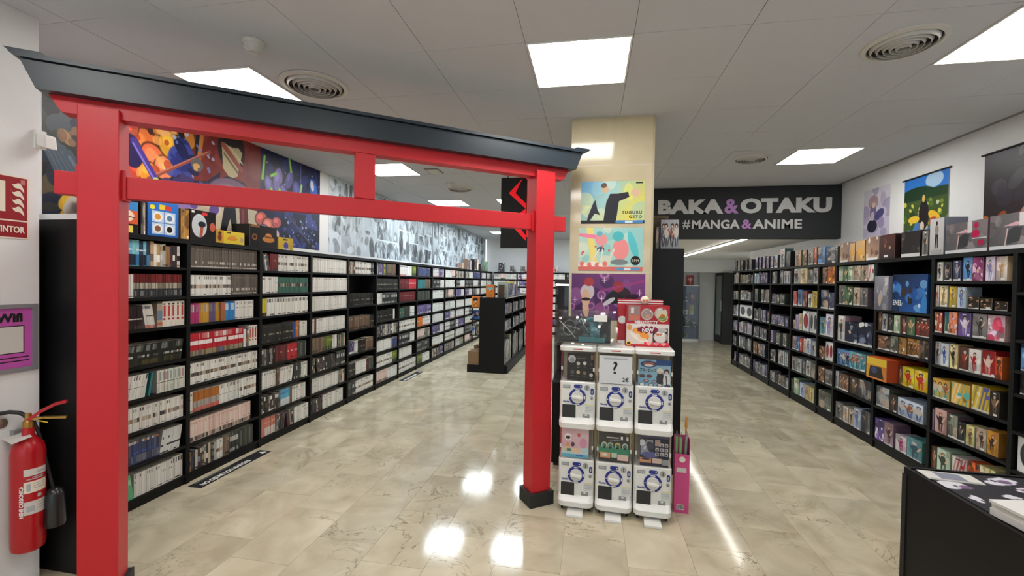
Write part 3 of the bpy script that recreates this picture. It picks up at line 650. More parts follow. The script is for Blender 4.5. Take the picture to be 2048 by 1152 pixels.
KEY = {  # words, ground, figure
 'wb': ('white and black', (206, 204, 200), (44, 42, 44)), 'bk': ('black', (30, 29, 31), (96, 90, 88)), 'db': ('slate blue', (58, 60, 86), (150, 150, 172)), 'sk': ('sky blue', (96, 150, 204), (22, 28, 50)),
 'mg': ('magenta', (132, 52, 100), (222, 176, 200)), 'li': ('white and lilac', (208, 202, 216), (140, 128, 172)), 'tn': ('white and tan', (212, 202, 192), (188, 148, 104)), 'wr': ('white and red', (214, 208, 204), (168, 40, 46)),
 'cr': ('cream and ochre', (220, 204, 160), (150, 120, 80)), 'ye': ('yellow', (216, 192, 66), (150, 120, 70)), 'pb': ('pale blue', (190, 204, 222), (96, 116, 164)), 'dg': ('dark grey', (62, 62, 66), (130, 130, 134)),
 'bd': ('low dark brown', (40, 30, 24), (140, 100, 60)), 'rs': ('red striped', (160, 40, 44), (226, 210, 150)), 'gb': ('green and blue', (60, 110, 80), (50, 110, 170)), 'ol': ('orange and lilac', (206, 120, 80), (180, 150, 190)),
 'pu': ('purple', (110, 84, 150), (220, 214, 226)), 'gy': ('grey', (128, 124, 122), (60, 56, 54)), 'pk': ('pink', (222, 180, 196), (200, 60, 90)), 'gw': ('grey and white', (168, 170, 174), (50, 50, 56)),
 'wu': ('white and blue', (206, 212, 222), (40, 80, 160)), 'yk': ('yellow and black', (222, 208, 150), (38, 34, 30)), 'br': ('brown and red', (86, 56, 44), (160, 60, 46)), 're': ('red', (170, 34, 38), (226, 200, 190)),
 'og': ('orange', (214, 92, 40), (60, 40, 36)), 'oc': ('orange with cyan', (216, 168, 70), (90, 180, 176)), 'yb': ('yellow and blue', (214, 184, 50), (90, 90, 160)), 'db2': ('dark brown', (56, 44, 38), (130, 104, 80)),
 'ma': ('mauve', (150, 124, 134), (70, 40, 54)), 'pi': ('dusty pink', (190, 152, 146), (46, 34, 40)), 'ge': ('grey-green', (120, 126, 112), (60, 60, 54)), 'yw': ('pale yellow', (206, 194, 130), (110, 90, 60)),
 'bw': ('brown and white', (180, 160, 140), (70, 46, 34)), 'od': ('ochre', (190, 134, 48), (70, 44, 30)), 'bn': ('brown', (96, 68, 52), (176, 130, 96)), 'mi': ('mint', (178, 200, 178), (60, 70, 60)),
 'bl': ('deep blue', (20, 62, 128), (110, 160, 210)), 'gp': ('grey-lilac', (150, 148, 160), (214, 208, 206)), 'gn': ('green', (66, 106, 72), (180, 150, 110)), 'dr': ('dark red', (96, 34, 34), (170, 130, 110)),
 'yr': ('yellow and red', (232, 206, 40), (196, 50, 40)), 'cl': ('clear grey', (120, 124, 128), (190, 196, 200)), 'mw': ('white and magenta', (210, 200, 206), (168, 50, 110)), 'te': ('teal', (96, 146, 152), (50, 84, 100)),
 'tq': ('turquoise', (110, 176, 190), (50, 110, 120)), 'gm': ('green and white', (150, 176, 140), (226, 224, 214)), 'nv': ('navy', (26, 32, 56), (140, 150, 180)), 'oy': ('orange and yellow', (206, 110, 46), (222, 180, 60)),
 'wo': ('white with dark ovals', (212, 212, 212), (56, 58, 62)), 'wx': ('white with red oval', (212, 212, 212), (140, 36, 40)), 'lc': ('lilac', (176, 164, 196), (120, 90, 140)), 'bs': ('black and silver', (44, 44, 48), (166, 168, 174)),
 'dl': ('dark lilac', (78, 74, 98), (150, 140, 170)), 'go': ('gold brown', (176, 130, 60), (90, 60, 36)), 'be': ('beige', (200, 184, 166), (110, 80, 64)), 'mr': ('dark maroon', (58, 30, 28), (176, 120, 80)),
 'gx': ('grey and crimson', (124, 116, 118), (196, 30, 80)), 'bk2': ('black and wine', (34, 28, 30), (120, 60, 56)), 'ta': ('tan', (170, 140, 110), (90, 60, 46)),
}
STY = {'f': 'one figure', 'm': 'several figures', 'o': 'oval window', 'g': 'painted glints', 's': 'slanting stripes', 'a': 'busy scene'}
A_W, A_H, A_C = 72, 96, 24
ART = []                                  # queued pictures of the shared atlas
def paint(p, key, sty, r):
    wds, bg, fg = KEY[key]; sc = lambda c, f: tuple(max(0, min(255, v * f)) for v in c)
    p.grad(sc(bg, r.uniform(.75, 1.0)), sc(bg, r.uniform(1.0, 1.2)), r.uniform(0, 6.28))
    mixc = lambda t: tuple(a * (1 - t) + b * t for a, b in zip(bg, fg))
    skin = (216, 184, 160); hair = r.choice([(60, 44, 40), (150, 110, 70), (190, 190, 200), (90, 90, 110), (160, 70, 60), (40, 36, 40)])
    def fig(cx, s, c1, c2):
        lean = r.uniform(-.15, .15)
        p.ell(cx - .07 * s, .30, .045 * s, .26, sc(c2, .8), .1 + lean); p.ell(cx + .07 * s, .28, .045 * s, .25, c2, -.12 + lean)
        p.ell(cx + lean * .3, .55, .13 * s, .2, c1, lean); p.ell(cx - .15 * s, .56, .04 * s, .17, c1, .6); p.ell(cx + .15 * s, .58, .04 * s, .17, skin, -.7)
        p.ell(cx + lean * .5, .79, .105 * s, .085, hair); p.ell(cx + lean * .5, .765, .062 * s, .055, skin)
    if sty == 'f':
        p.blobs(4, [mixc(.25), sc(bg, .8), sc(bg, 1.15)], r, (.1, .35), op=.7); fig(r.uniform(.42, .58), r.uniform(1.2, 1.8), fg, mixc(.75))
    elif sty == 'm':
        p.rect(0, 1, 0, .2, mixc(.3), .6)
        n = r.choice([3, 4])
        for i in range(n): fig((i + .5) / n, .9, r.choice([fg, mixc(.6), (200, 196, 190), (150, 90, 70)]), r.choice([fg, mixc(.7)]))
    elif sty == 'o':
        n = 1 if r.random() < .45 else 2
        for i in range(n): p.ell((i + .5) / n, .52, .36 / n, .36, sc(fg, 1.0), 0, 1, 18); p.ell((i + .45) / n, .5, .16 / n, .26, sc(fg, 1.5), .1, .5)
    elif sty == 'g':
        p.blobs(9, [fg, mixc(.5), sc(bg, .6), sc(fg, 1.2), skin], r, (.08, .3), op=.65)
        for _ in range(3): x = r.random(); p.line(x, 0, x + r.uniform(-.3, .3), 1, .02, (226, 226, 226), .5)  # pale streaks painted as highlights of plastic film
    elif sty == 's':
        for i in range(7): p.line(-.2 + i * .2, 0, .1 + i * .2, 1, .07, r.choice([fg, mixc(.5), (230, 220, 200)]), .8)
        p.blobs(4, [fg, sc(bg, .7), (236, 226, 206)], r, (.06, .16))
    else:
        p.blobs(14, [fg, mixc(.4), sc(bg, .6), sc(fg, 1.2), sc(bg, 1.3)], r, (.05, .22), op=.85); p.blobs(3, [skin, (230, 226, 220)], r, (.04, .1))
    if r.random() < .45: p.rect(.0, 1, 0, r.uniform(.05, .1), (222, 220, 216))
    if r.random() < .5: x = r.uniform(.05, .6); p.rect(x, x + .3, .9, .95, r.choice([(230, 228, 222), (40, 40, 44), fg]))
    if r.random() < .35: p.rect(.72, .95, .03, .12, (236, 236, 232))
    p.speck(.05, r)
M_ATLAS = None
PEND = []
def figbox(key, sty, loc, wd, hgt, dep, face, label, group, seed, lbl=False, name='figure_box', own=None):
    """face: 'x' prints towards -x, 'y' towards -y, 'X' towards +x. loc: middle of the foot"""
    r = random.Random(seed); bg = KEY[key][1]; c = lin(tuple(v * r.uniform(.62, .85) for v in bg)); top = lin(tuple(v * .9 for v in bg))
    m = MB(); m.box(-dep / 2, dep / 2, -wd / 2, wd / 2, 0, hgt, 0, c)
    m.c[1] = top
    rz = {'x': 0, 'y': math.pi / 2, 'X': math.pi}[face]
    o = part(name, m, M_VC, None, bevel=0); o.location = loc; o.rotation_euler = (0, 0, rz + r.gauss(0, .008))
    tag(o, label, 'box', group)
    if own is None:
        idx = len(ART); ART.append((key, sty, seed)); uv = [(0, 0)] * 4
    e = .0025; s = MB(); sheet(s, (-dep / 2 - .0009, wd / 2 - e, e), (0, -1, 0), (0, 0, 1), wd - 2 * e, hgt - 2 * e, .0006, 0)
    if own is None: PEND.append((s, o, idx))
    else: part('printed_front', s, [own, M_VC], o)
    if lbl:
        q = MB(); q.box(-dep / 2 - .0022, -dep / 2 - .0011, -wd * .3, -wd * .3 + .03, .006, .022); part('price_label', q, M_INKWHITE, o)
    return o
def finish_art():
    n = len(ART); rows = (n + A_C - 1) // A_C; W_, H_ = A_C * A_W, rows * A_H
    big = np.zeros((H_, W_, 3), np.float32)
    for i, (key, sty, seed) in enumerate(ART):
        p = Pic(A_W, A_H, (120, 120, 120)); paint(p, key, sty, random.Random(seed * 3 + 1))
        rr, cc_ = divmod(i, A_C); big[rr * A_H:(rr + 1) * A_H, cc_ * A_W:(cc_ + 1) * A_W] = p.a
    q = Pic(4, 4, (0, 0, 0)); q.w, q.h, q.a = W_, H_, big; m = picmat('box_art', q.image('box_art'), .3)
    for s, o, i in PEND:
        rr, cc_ = divmod(i, A_C); u0, u1 = (cc_ * A_W + .7) / W_, ((cc_ + 1) * A_W - .7) / W_; v1, v0 = 1 - (rr * A_H + .7) / H_, 1 - ((rr + 1) * A_H - .7) / H_
        s.uv[0] = [(u0, v0), (u1, v0), (u1, v1), (u0, v1)]; part('printed_front', s, [m, M_VC], o)
# rows: shelf counted from the bottom -> boxes (far y, near y, height, colours, picture[, how far it sticks out])
FR = {
 8: {6: [(4.50, 4.43, .17, 'wb', 'f'), (4.42, 4.33, .165, 'bk', 'g'), (4.32, 4.235, .175, 'db', 'f'), (4.23, 4.135, .195, 'sk', 'f'), (4.13, 4.03, .19, 'mg', 'a'), (4.02, 3.935, .19, 'li', 'f'), (3.93, 3.835, .185, 'tn', 'f')],
     5: [(4.50, 4.46, .19, 'wr', 'f'), (4.455, 4.37, .185, 'cr', 'f'), (4.36, 4.28, .18, 'ye', 'f'), (4.27, 4.18, .175, 'pb', 'f'), (4.165, 4.06, .10, 'bd', 'a'), (4.05, 3.94, .09, 'bd', 'a'), (3.93, 3.82, .07, 'bd', 'a')],
     4: [(4.50, 4.41, .18, 'rs', 's'), (4.405, 4.35, .19, 'gb', 's'), (4.345, 4.255, .195, 'ol', 'a'), (4.25, 4.125, .195, 'pu', 'f'), (4.12, 3.985, .195, 'gy', 'f'), (3.98, 3.83, .195, 'pk', 'a')],
     3: [(4.50, 4.435, .205, 'gw', 'f'), (4.43, 4.335, .2, 'wu', 'f'), (4.33, 4.245, .205, 'yk', 'f'), (4.24, 4.145, .195, 'br', 'f'), (4.14, 4.025, .195, 'wr', 'f'), (4.02, 3.905, .2, 're', 'f'), (3.90, 3.84, .17, 'og', 'a')],
     2: [(4.50, 4.31, .17, 'oc', 'm'), (4.305, 4.12, .18, 'oc', 's'), (4.11, 3.94, .20, 'yb', 's'), (3.935, 3.85, .19, 'db2', 'f')],
     1: [(4.50, 4.475, .19, 'ma', 'f'), (4.47, 4.335, .21, 'pi', 'f'), (4.33, 4.225, .2, 'ge', 'g'), (4.22, 4.145, .165, 'bk', 'f'), (4.14, 4.055, .165, 'yw', 'f'), (4.05, 3.955, .175, 'bw', 'f'), (3.95, 3.85, .185, 'od', 'f')],
     0: [(4.50, 4.435, .20, 'bn', 'f'), (4.43, 4.285, .21, 'mi', 'f'), (4.28, 4.13, .2, 'wr', 's'), (4.12, 4.015, .22, 'og', 'a'), (4.01, 3.87, .23, 'yw', 's')]},
 7: {4: [(5.285, 5.225, .195, 'bn', 'f'), (5.22, 5.135, .18, 'gw', 'f'), (5.13, 5.045, .18, 'bk', 'f'), (5.04, 4.945, .18, 'gm', 'f'), (4.94, 4.855, .18, 'dr', 'f'), (4.85, 4.745, .18, 'gn', 'f'), (4.74, 4.56, .18, 'br', 'm')],
     3: [(5.285, 5.085, .15, 'bn', 'a'), (5.08, 4.965, .165, 'ge', 'a'), (4.96, 4.845, .165, 'go', 'a'), (4.84, 4.685, .17, 'od', 'm'), (4.68, 4.56, .175, 'db2', 'g')],
     2: [(4.955, 4.895, .18, 'bn', 'f'), (4.89, 4.73, .19, 'yr', 'f'), (4.728, 4.56, .19, 'yr', 'f')],
     1: [(5.285, 5.075, .215, 'cl', 'g'), (5.07, 4.955, .18, 'db2', 'f'), (4.95, 4.605, .175, 'pb', 'm')],
     0: [(5.285, 5.14, .225, 'pu', 'a'), (5.135, 4.995, .23, 'ma', 'f'), (4.97, 4.81, .16, 'mw', 'f'), (4.80, 4.60, .19, 'te', 'f')]},
 6: {5: [(6.06, 5.97, .18, 'gm', 'm'), (5.965, 5.86, .18, 'gn', 'f'), (5.855, 5.74, .18, 'gm', 'f'), (5.735, 5.61, .18, 'be', 'm'), (5.605, 5.485, .175, 'bw', 'f'), (5.48, 5.37, .18, 'wr', 's')],
     4: [(6.06, 5.92, .235, 'ge', 'f'), (5.91, 5.755, .22, 'gn', 'a'), (5.75, 5.615, .21, 'bw', 'f'), (5.61, 5.48, .205, 'gy', 'f')],
     3: [(6.06, 5.90, .31, 'wb', 'f'), (5.89, 5.64, .25, 'nv', 'a'), (5.635, 5.37, .27, 'nv', 'a')],
     2: [(6.06, 5.785, .19, 'sk', 'm'), (5.78, 5.475, .2, 'tq', 'm')],
     1: [(6.06, 5.995, .21, 'gw', 'f'), (5.99, 5.785, .2, 'bn', 'm'), (5.78, 5.595, .205, 'db2', 'f'), (5.59, 5.37, .215, 'dg', 'g')],
     0: [(6.06, 5.895, .2, 'gy', 'f'), (5.89, 5.78, .19, 'tn', 'f'), (5.775, 5.665, .19, 'bw', 'f'), (5.66, 5.525, .235, 'pb', 'f'), (5.52, 5.37, .25, 'dg', 'g')]},
 5: {5: [(6.45, 6.32, .22, 'bn', 'g'), (6.315, 6.14, .225, 'oy', 'a')], 4: [(6.49, 6.30, .25, 'nv', 'g'), (6.295, 6.14, .22, 'db', 'a')], 3: [(6.49, 6.33, .24, 'te', 'f'), (6.325, 6.14, .29, 'li', 'f')],
     2: [(6.49, 6.33, .16, 'bn', 'a'), (6.325, 6.14, .24, 'wx', 'o')], 1: [(6.49, 6.33, .2, 'bn', 'a'), (6.325, 6.14, .19, 'gy', 'g')], 0: [(6.48, 6.16, .23, 'ge', 'g')]},
 4: {5: [(7.28, 7.07, .23, 'wb', 'f'), (7.065, 6.86, .23, 'cr', 'f'), (6.855, 6.7, .2, 'gy', 'g'), (6.695, 6.56, .22, 'gw', 'f')],
     4: [(7.28, 7.15, .22, 're', 'g'), (7.13, 7.0, .24, 'sk', 'g'), (6.98, 6.84, .23, 'dr', 'g'), (6.82, 6.71, .19, 'wb', 'f'), (6.7, 6.56, .23, 'ye', 'f')],
     3: [(7.28, 7.2, .13, 'be', 'g'), (7.19, 7.09, .22, 'lc', 'f'), (7.08, 6.98, .24, 'cr', 'g'), (6.96, 6.765, .29, 'wx', 'o'), (6.76, 6.56, .29, 'wo', 'o')],
     2: [(7.28, 7.17, .2, 'pi', 'g'), (7.16, 7.06, .2, 'sk', 'g'), (7.05, 6.95, .2, 're', 'f'), (6.94, 6.84, .2, 'tn', 'f'), (6.83, 6.7, .22, 'wu', 'f'), (6.69, 6.56, .2, 'gw', 'f')],
     1: [(7.28, 7.1, .2, 'gy', 'f'), (7.09, 6.95, .2, 'gw', 'f'), (6.94, 6.84, .19, 'dg', 'g'), (6.83, 6.7, .21, 'wb', 'f'), (6.69, 6.56, .2, 'gy', 'g')],
     0: [(7.28, 7.2, .2, 'bk', 'g'), (7.19, 7.03, .23, 'gm', 'f'), (7.02, 6.86, .2, 'pb', 'f'), (6.85, 6.7, .2, 'cr', 'm'), (6.69, 6.58, .2, 'yw', 'f')]},
}
POOL = ['gy', 'dg', 'gw', 'db', 'bk', 'cl', 'dl', 'wb', 'gw', 'ge', 'bs', 'pb', 'bn', 'lc', 'gy', 'wo', 'dg']
SHW = lambda q, n: 'bottom shelf' if q == 0 else 'top shelf' if q == n - 1 else nth(q + 1) + ' shelf up'
seed = 1000
for k, (by, bw) in enumerate(BAYS[:9]):
    zs = ZRB.get(k, ZR0); rows = FR.get(k)
    if rows is None:
        r = random.Random(40 + k); rows = {}
        for q in range(len(zs)):
            y = by + bw - .03; row = []
            if k == 1 and q == 3: row = [(y, by + .03, .24, 'wo', 'o')]
            else:
                hg = r.uniform(.17, .24); pal = r.sample(POOL, 3) if not (k == 2 and q == 5) else ['dl', 'db', 'pb']
                while True:
                    wd = r.uniform(.085, .15)
                    if y - wd < by + .028: break
                    if r.random() < .93: row.append((y, y - wd + .006, hg * r.uniform(.85, 1.05), r.choice(pal), r.choice('ffgga')))
                    y -= wd
            rows[q] = row
    for q, row in rows.items():
        for i, (a, b, hg, key, sty) in enumerate(row):
            room = (zs[q + 1] - .022 if q + 1 < len(zs) else 1.979) - zs[q] - .004
            hg = min(hg, room); seed += 1; dep = min(.2, max(.11, (a - b) * 1.1)); xf = 3.022 + random.Random(seed).uniform(0, .012)
            figbox(key, sty, (xf + dep / 2, (a + b) / 2, zs[q] + .0006), a - b - .004, hg, dep, 'x', f"{KEY[key][0]} box, {STY[sty]}, {nth(i + 1)} on {SHW(q, len(zs))}, {BAYNAME[k]}", 'boxes on the figure wall', seed, lbl=(k > 5 and seed % 3 == 0))
# strip of the bookcase beside the counter
for i, (a, b, q, hg, key, sty) in enumerate([(3.71, 3.60, 6, .21, 'cr', 'f'), (3.715, 3.55, 4, .19, 'sk', 'a'), (3.715, 3.52, 3, .15, 'bk', 'a'), (3.715, 3.45, 2, .0, 'bk', 'a'), (3.715, 3.42, 1, .27, 'wo', 'o'), (3.70, 3.49, 0, .29, 'gw', 'f')]):
    hg = min(hg, ((ZRB[9] + (2.0,))[q + 1]) - ZRB[9][q] - .026)
    if hg > 0: figbox(key, sty, (3.03 + .08, (a + b) / 2, ZRB[9][q] + .0006), a - b - .004, hg, .15, 'x', f"{KEY[key][0]} figure box, {nth(i + 1)} from the top in the bookcase beside the counter", 'boxes on the figure wall', 3000 + i)

# ------------------------------------------------------------------ big boxes that stand out on the figure wall
def ownpic(name, w_, h_, bg, fn, rough=.3):
    p = Pic(w_, h_, bg); fn(p, random.Random(name)); p.speck(.035, random.Random(5)); return picmat(name, p.image(name), rough)
def p_blue(p, r):
    p.grad((10, 34, 70), (30, 90, 170), -.9); p.blobs(22, [(24, 80, 160), (70, 130, 200), (14, 30, 60), (120, 170, 220)], r, (.04, .16), (0, 1, .05, .8), .8)
    p.blobs(6, [(150, 190, 220), (200, 220, 236)], r, (.02, .06), (.1, 1, .1, .6)); p.blobs(5, [(60, 40, 34), (30, 34, 44)], r, (.05, .13), (.3, .7, .25, .6))
    p.poly([(.82, .1), (.9, .5), (.86, .62), (.95, .6), (1, .3), (1, 0), (.8, 0)], (50, 130, 200))
def p_grey(p, r):
    p.grad((96, 96, 112), (150, 148, 158), 1.2); p.blobs(16, [(120, 118, 130), (196, 190, 190), (80, 80, 96), (170, 160, 164)], r, (.06, .2), op=.7); p.ell(.4, .3, .12, .2, (190, 168, 150)); p.rect(.72, .96, .72, .95, (216, 214, 216), .7)
def p_gx(p, r):
    p.grad((92, 88, 90), (132, 124, 126), .3); p.blobs(12, [(110, 104, 106), (80, 76, 80), (150, 140, 142)], r, (.08, .25), op=.6)
    p.poly([(.28, .12), (.34, .5), (.46, .62), (.6, .6), (.56, .2)], (62, 60, 62)); p.poly([(.26, .66), (.5, .76), (.62, .7), (.5, .64)], (222, 176, 186)); p.line(.3, .12, .34, .58, .035, (220, 190, 186))
    p.rect(.55, .66, .62, 1, (222, 216, 216)); p.ell(.74, .58, .1, .13, (196, 24, 84)); p.ell(.75, .85, .06, .1, (196, 24, 84)); p.rect(.8, .92, .2, .36, (176, 24, 74)); p.rect(.66, 1, .42, .45, (220, 214, 214)); p.rect(0, 1, 0, .1, (222, 222, 226))
def p_mr(p, r):
    p.grad((46, 22, 22), (74, 40, 36), 1.5); p.blobs(7, [(150, 100, 60), (206, 186, 150), (90, 50, 40)], r, (.05, .14), (.3, .7, .3, .8)); p.rect(.25, .55, .06, .16, (220, 216, 210))
def p_be(p, r):
    p.grad((186, 150, 120), (120, 90, 74), 1.2); p.blobs(12, [(214, 196, 180), (150, 110, 80), (90, 66, 60), (226, 210, 196)], r, (.06, .18), op=.85); p.rect(.05, .9, 0, .1, (226, 226, 226))
def p_go(p, r):
    p.grad((190, 150, 110), (206, 160, 90), 0); p.ell(.5, .42, .22, .22, (222, 160, 40)); p.blobs(6, [(120, 84, 50), (60, 46, 36), (230, 200, 150)], r, (.05, .14), (0, 1, 0, .6))
def p_stand(p, r):
    p.grad((186, 184, 182), (206, 204, 202), 1.5); p.poly([(.36, .18), (.4, .6), (.6, .6), (.62, .18), (.55, .18), (.5, .5), (.45, .18)], (36, 34, 36)); p.ell(.5, .68, .15, .14, (150, 140, 130)); p.ell(.5, .86, .07, .06, (40, 36, 36)); p.rect(.1, .9, 0, .14, (170, 168, 166))
def p_dark(p, r):
    p.grad((26, 24, 26), (48, 40, 38), .7); p.blobs(9, [(80, 70, 64), (130, 120, 110), (50, 44, 50)], r, (.06, .18), op=.7); p.rect(0, 1, 0, .14, (210, 208, 206))
def p_ovf(p, r):
    p.grad((226, 170, 60), (206, 120, 40), .5); p.rect(0, 1, .66, 1, (236, 196, 60)); p.poly([(.1, 0), (.2, .6), (.75, .62), (.9, 0)], (40, 34, 36)); p.ell(.4, .42, .16, .16, (70, 80, 120)); p.rect(0, 1, 0, .08, (230, 140, 60))
BIGG = [  # key, picture, y far, y near, z, height, depth, x of the front, label, group
 ('bl', p_blue, 5.045, 4.575, 1.4826, .365, .22, 3.012, 'large deep blue figure box with white lettering, upper third bookcase from counter'),
 ('gp', p_grey, 5.285, 5.06, 1.4826, .355, .30, 2.985, 'large grey-lilac figure box jutting out beside the deep blue one'),
 ('og', p_ovf, 5.285, 4.965, .7576, .225, .34, 2.93, 'yellow and orange lidded figure box jutting out over the aisle'),
]
for i, (key, fn, ya, yb, z, hg, dep, xf, lb) in enumerate(BIGG):
    figbox(key, 'a', (xf + dep / 2, (ya + yb) / 2, z), ya - yb, hg, dep, 'x', lb, 'boxes on the figure wall', 5000 + i, own=ownpic('big_box_art', 160, 128, (60, 60, 60), fn))
bb = [o for o in COL.objects if o.get('label', '').startswith('large deep blue')][0]
text('lettering', 'ENEL', .075, M_INKWHITE, bb, (-.112, .225, .06), (0, -1, 0), (0, 0, 1), bold=.0012, extrude=.0006, sx=.72, space=1.1)
TOPB = [  # on top of the figure wall: y far, y near, height, key, painter or style
 (6.07, 5.88, .24, 'be', p_be, 'beige box with white foot label'), (5.87, 5.75, .22, 'bn', p_go, 'brown box with golden ball'), (5.745, 5.56, .235, 'go', p_go, 'gold brown box with golden ball'), (5.55, 5.315, .255, 'be', p_be, 'beige box with pale figures'),
 (5.30, 5.06, .255, 'mr', p_mr, 'dark maroon box with white tag'), (4.98, 4.72, .25, 'bk2', p_dark, 'dark wine box with white foot label'), (4.70, 4.62, .235, 'gy', 'f', 'narrow grey figure box'),
 (4.61, 4.44, .33, 'gw', p_stand, 'tall pale box with figure in black trousers'), (4.43, 4.01, .255, 'gx', p_gx, 'wide grey and crimson box by the tall pale one'), (4.00, 3.56, .265, 'gx', p_gx, 'wide grey and crimson box nearest the counter')]
for i, (ya, yb, hg, key, fn, lb) in enumerate(TOPB):
    dep = .18 if ya - yb < .3 else .2; lb = lb + ', on top of the figure wall'
    figbox(key, fn if isinstance(fn, str) else 'a', (3.035 + dep / 2, (ya + yb) / 2, 2.0156), ya - yb - .008, hg, dep, 'x', lb, 'boxes on top of the figure wall', 5100 + i, own=None if isinstance(fn, str) else ownpic('top_box_art', 128, 96, (60, 60, 60), fn))
yy = [(10.08, 9.98, .22, 'dg', 'g'), (9.9, 9.78, .22, 'gy', 'g'), (9.7, 9.58, .21, 'dg', 'g'), (9.45, 9.33, .21, 'bk', 'g'), (9.25, 9.1, .2, 'dg', 'g'), (8.9, 8.78, .22, 'dl', 'g'), (8.72, 8.6, .22, 'db', 'g'), (8.55, 8.42, .22, 'dl', 'g'), (8.38, 8.26, .21, 'dl', 'g'), (8.2, 8.08, .2, 'db', 'g'), (8.05, 7.9, .21, 'dl', 'g'),
      (7.82, 7.64, .3, 'gw', 'f'), (7.58, 7.44, .24, 'bk', 'g'), (7.28, 7.08, .23, 'ta', 'f'), (7.04, 6.92, .22, 'bn', 'g'), (6.88, 6.72, .24, 'gy', 'f'), (6.70, 6.63, .24, 'og', 'g'), (6.6, 6.42, .23, 'sk', 'g'), (6.38, 6.12, .21, 'dg', 'a')]
for i, (ya, yb, hg, key, sty) in enumerate(yy):
    figbox(key, sty, (3.1, (ya + yb) / 2, 2.0156), ya - yb - .004, hg, .13, 'x', f'{KEY[key][0]} box on top of the figure wall, {nth(i + 1)} from the far end', 'boxes on top of the figure wall', 5200 + i)

# ------------------------------------------------------------------ boxes on top of the first manga bookcases
def q_drum(p, r):
    p.rect(0, 1, .72, 1, (60, 130, 190)); p.rect(0, 1, .3, .72, (206, 90, 56)); p.rect(0, 1, 0, .3, (30, 28, 30)); p.ell(.62, .55, .28, .2, (226, 210, 180)); p.line(.4, .6, .9, .5, .03, (60, 40, 36)); p.rect(.55, .85, .03, .25, (226, 206, 90))
def q_four(p, r):
    p.grad((36, 92, 170), (50, 110, 186), 1.5); p.rect(.12, .9, .06, .72, (176, 200, 226))
    for cx, cy, c in ((.31, .56, (206, 140, 60)), (.7, .55, (90, 120, 160)), (.31, .22, (130, 84, 66)), (.7, .22, (30, 28, 30))): p.ell(cx, cy, .16, .14, (226, 228, 226)); p.ell(cx, cy, .1, .09, c)
    p.rect(.505, .52, .06, .72, (60, 90, 150)); p.rect(.12, .9, .385, .40, (60, 90, 150)); p.ell(.14, .82, .09, .07, (226, 206, 60)); p.rect(.36, .58, .78, .92, (216, 190, 60)); p.rect(.55, .76, .78, .9, (200, 60, 50))
def q_disc(p, r):
    p.grad((36, 32, 32), (28, 26, 28), 0); p.ell(.34, .5, .31, .4, (206, 208, 210)); p.ell(.34, .5, .28, .36, (186, 192, 196)); p.poly([(.34, .12), (.46, .14), (.5, .45), (.38, .5)], (170, 84, 56)); p.ell(.44, .55, .16, .1, (36, 40, 48)); p.rect(.45, .66, .86, .96, (200, 60, 60)); p.ell(.88, .5, .12, .16, (190, 90, 70)); p.rect(.03, .14, .9, .97, (230, 228, 226))
def q_hat(p, r):
    p.grad((216, 186, 50), (226, 200, 70), 0); p.rect(0, .24, 0, 1, (196, 150, 50)); p.ell(.11, .45, .07, .3, (120, 50, 36)); p.ell(.11, .78, .06, .12, (70, 40, 30)); p.ell(.55, .42, .2, .16, (216, 140, 50)); p.ell(.55, .56, .13, .14, (222, 150, 60)); p.rect(.34, .5, .84, .93, (70, 60, 40)); p.ell(.9, .4, .07, .24, (190, 160, 110))
def q_bronze(p, r):
    p.grad((30, 26, 26), (44, 36, 34), 0); p.rect(0, .36, 0, 1, (24, 22, 22)); p.ell(.17, .45, .1, .16, (140, 84, 50)); p.ell(.17, .45, .05, .08, (40, 30, 26)); p.ell(.68, .4, .24, .15, (196, 126, 60)); p.ell(.68, .54, .13, .16, (206, 136, 66)); p.ell(.68, .5, .14, .05, (120, 70, 40)); p.rect(.02, .34, .9, 1, (150, 100, 50))
def q_purp(p, r):
    p.grad((216, 180, 50), (190, 160, 60), 0); p.ell(.5, .35, .16, .3, (80, 74, 150)); p.rect(.3, .6, .78, .9, (60, 50, 40)); p.rect(.3, .75, 0, .1, (226, 226, 226))
for i, (ya, yb, hg, key, fn, lb, rz) in enumerate([(2.44, 2.685, .235, 'og', q_drum, 'orange and blue boxed drum set against the red post', 0), (2.70, 2.74, .25, 'bk', None, 'narrow black box between the orange and the blue ones', 0), (2.752, 3.005, .275, 'sk', q_four, 'blue box printed with four round plates', 0),
      (3.02, 3.10, .25, 'go', None, 'narrow brown box beside the black disc box', 0), (3.11, 3.36, .262, 'bk', q_disc, 'black box printed with a white disc', 0), (3.365, 3.69, .12, 'ye', q_hat, 'low yellow box printed with an orange straw hat', 0),
      (3.75, 4.13, .222, 'bk', q_bronze, 'black box printed with a bronze hat', 0), (4.15, 4.39, .135, 'ye', q_purp, 'low yellow box with a purple shape', 0)]):
    figbox(key, 'g', (-3.30 - .11, (ya + yb) / 2, 2.0206), yb - ya - .004, hg, .2, 'X', lb + ', on top of the manga bookcases', 'boxes on top of the manga bookcases', 5300 + i, own=ownpic('hat_box_art', 128, 112, (60, 60, 60), fn) if fn else None)

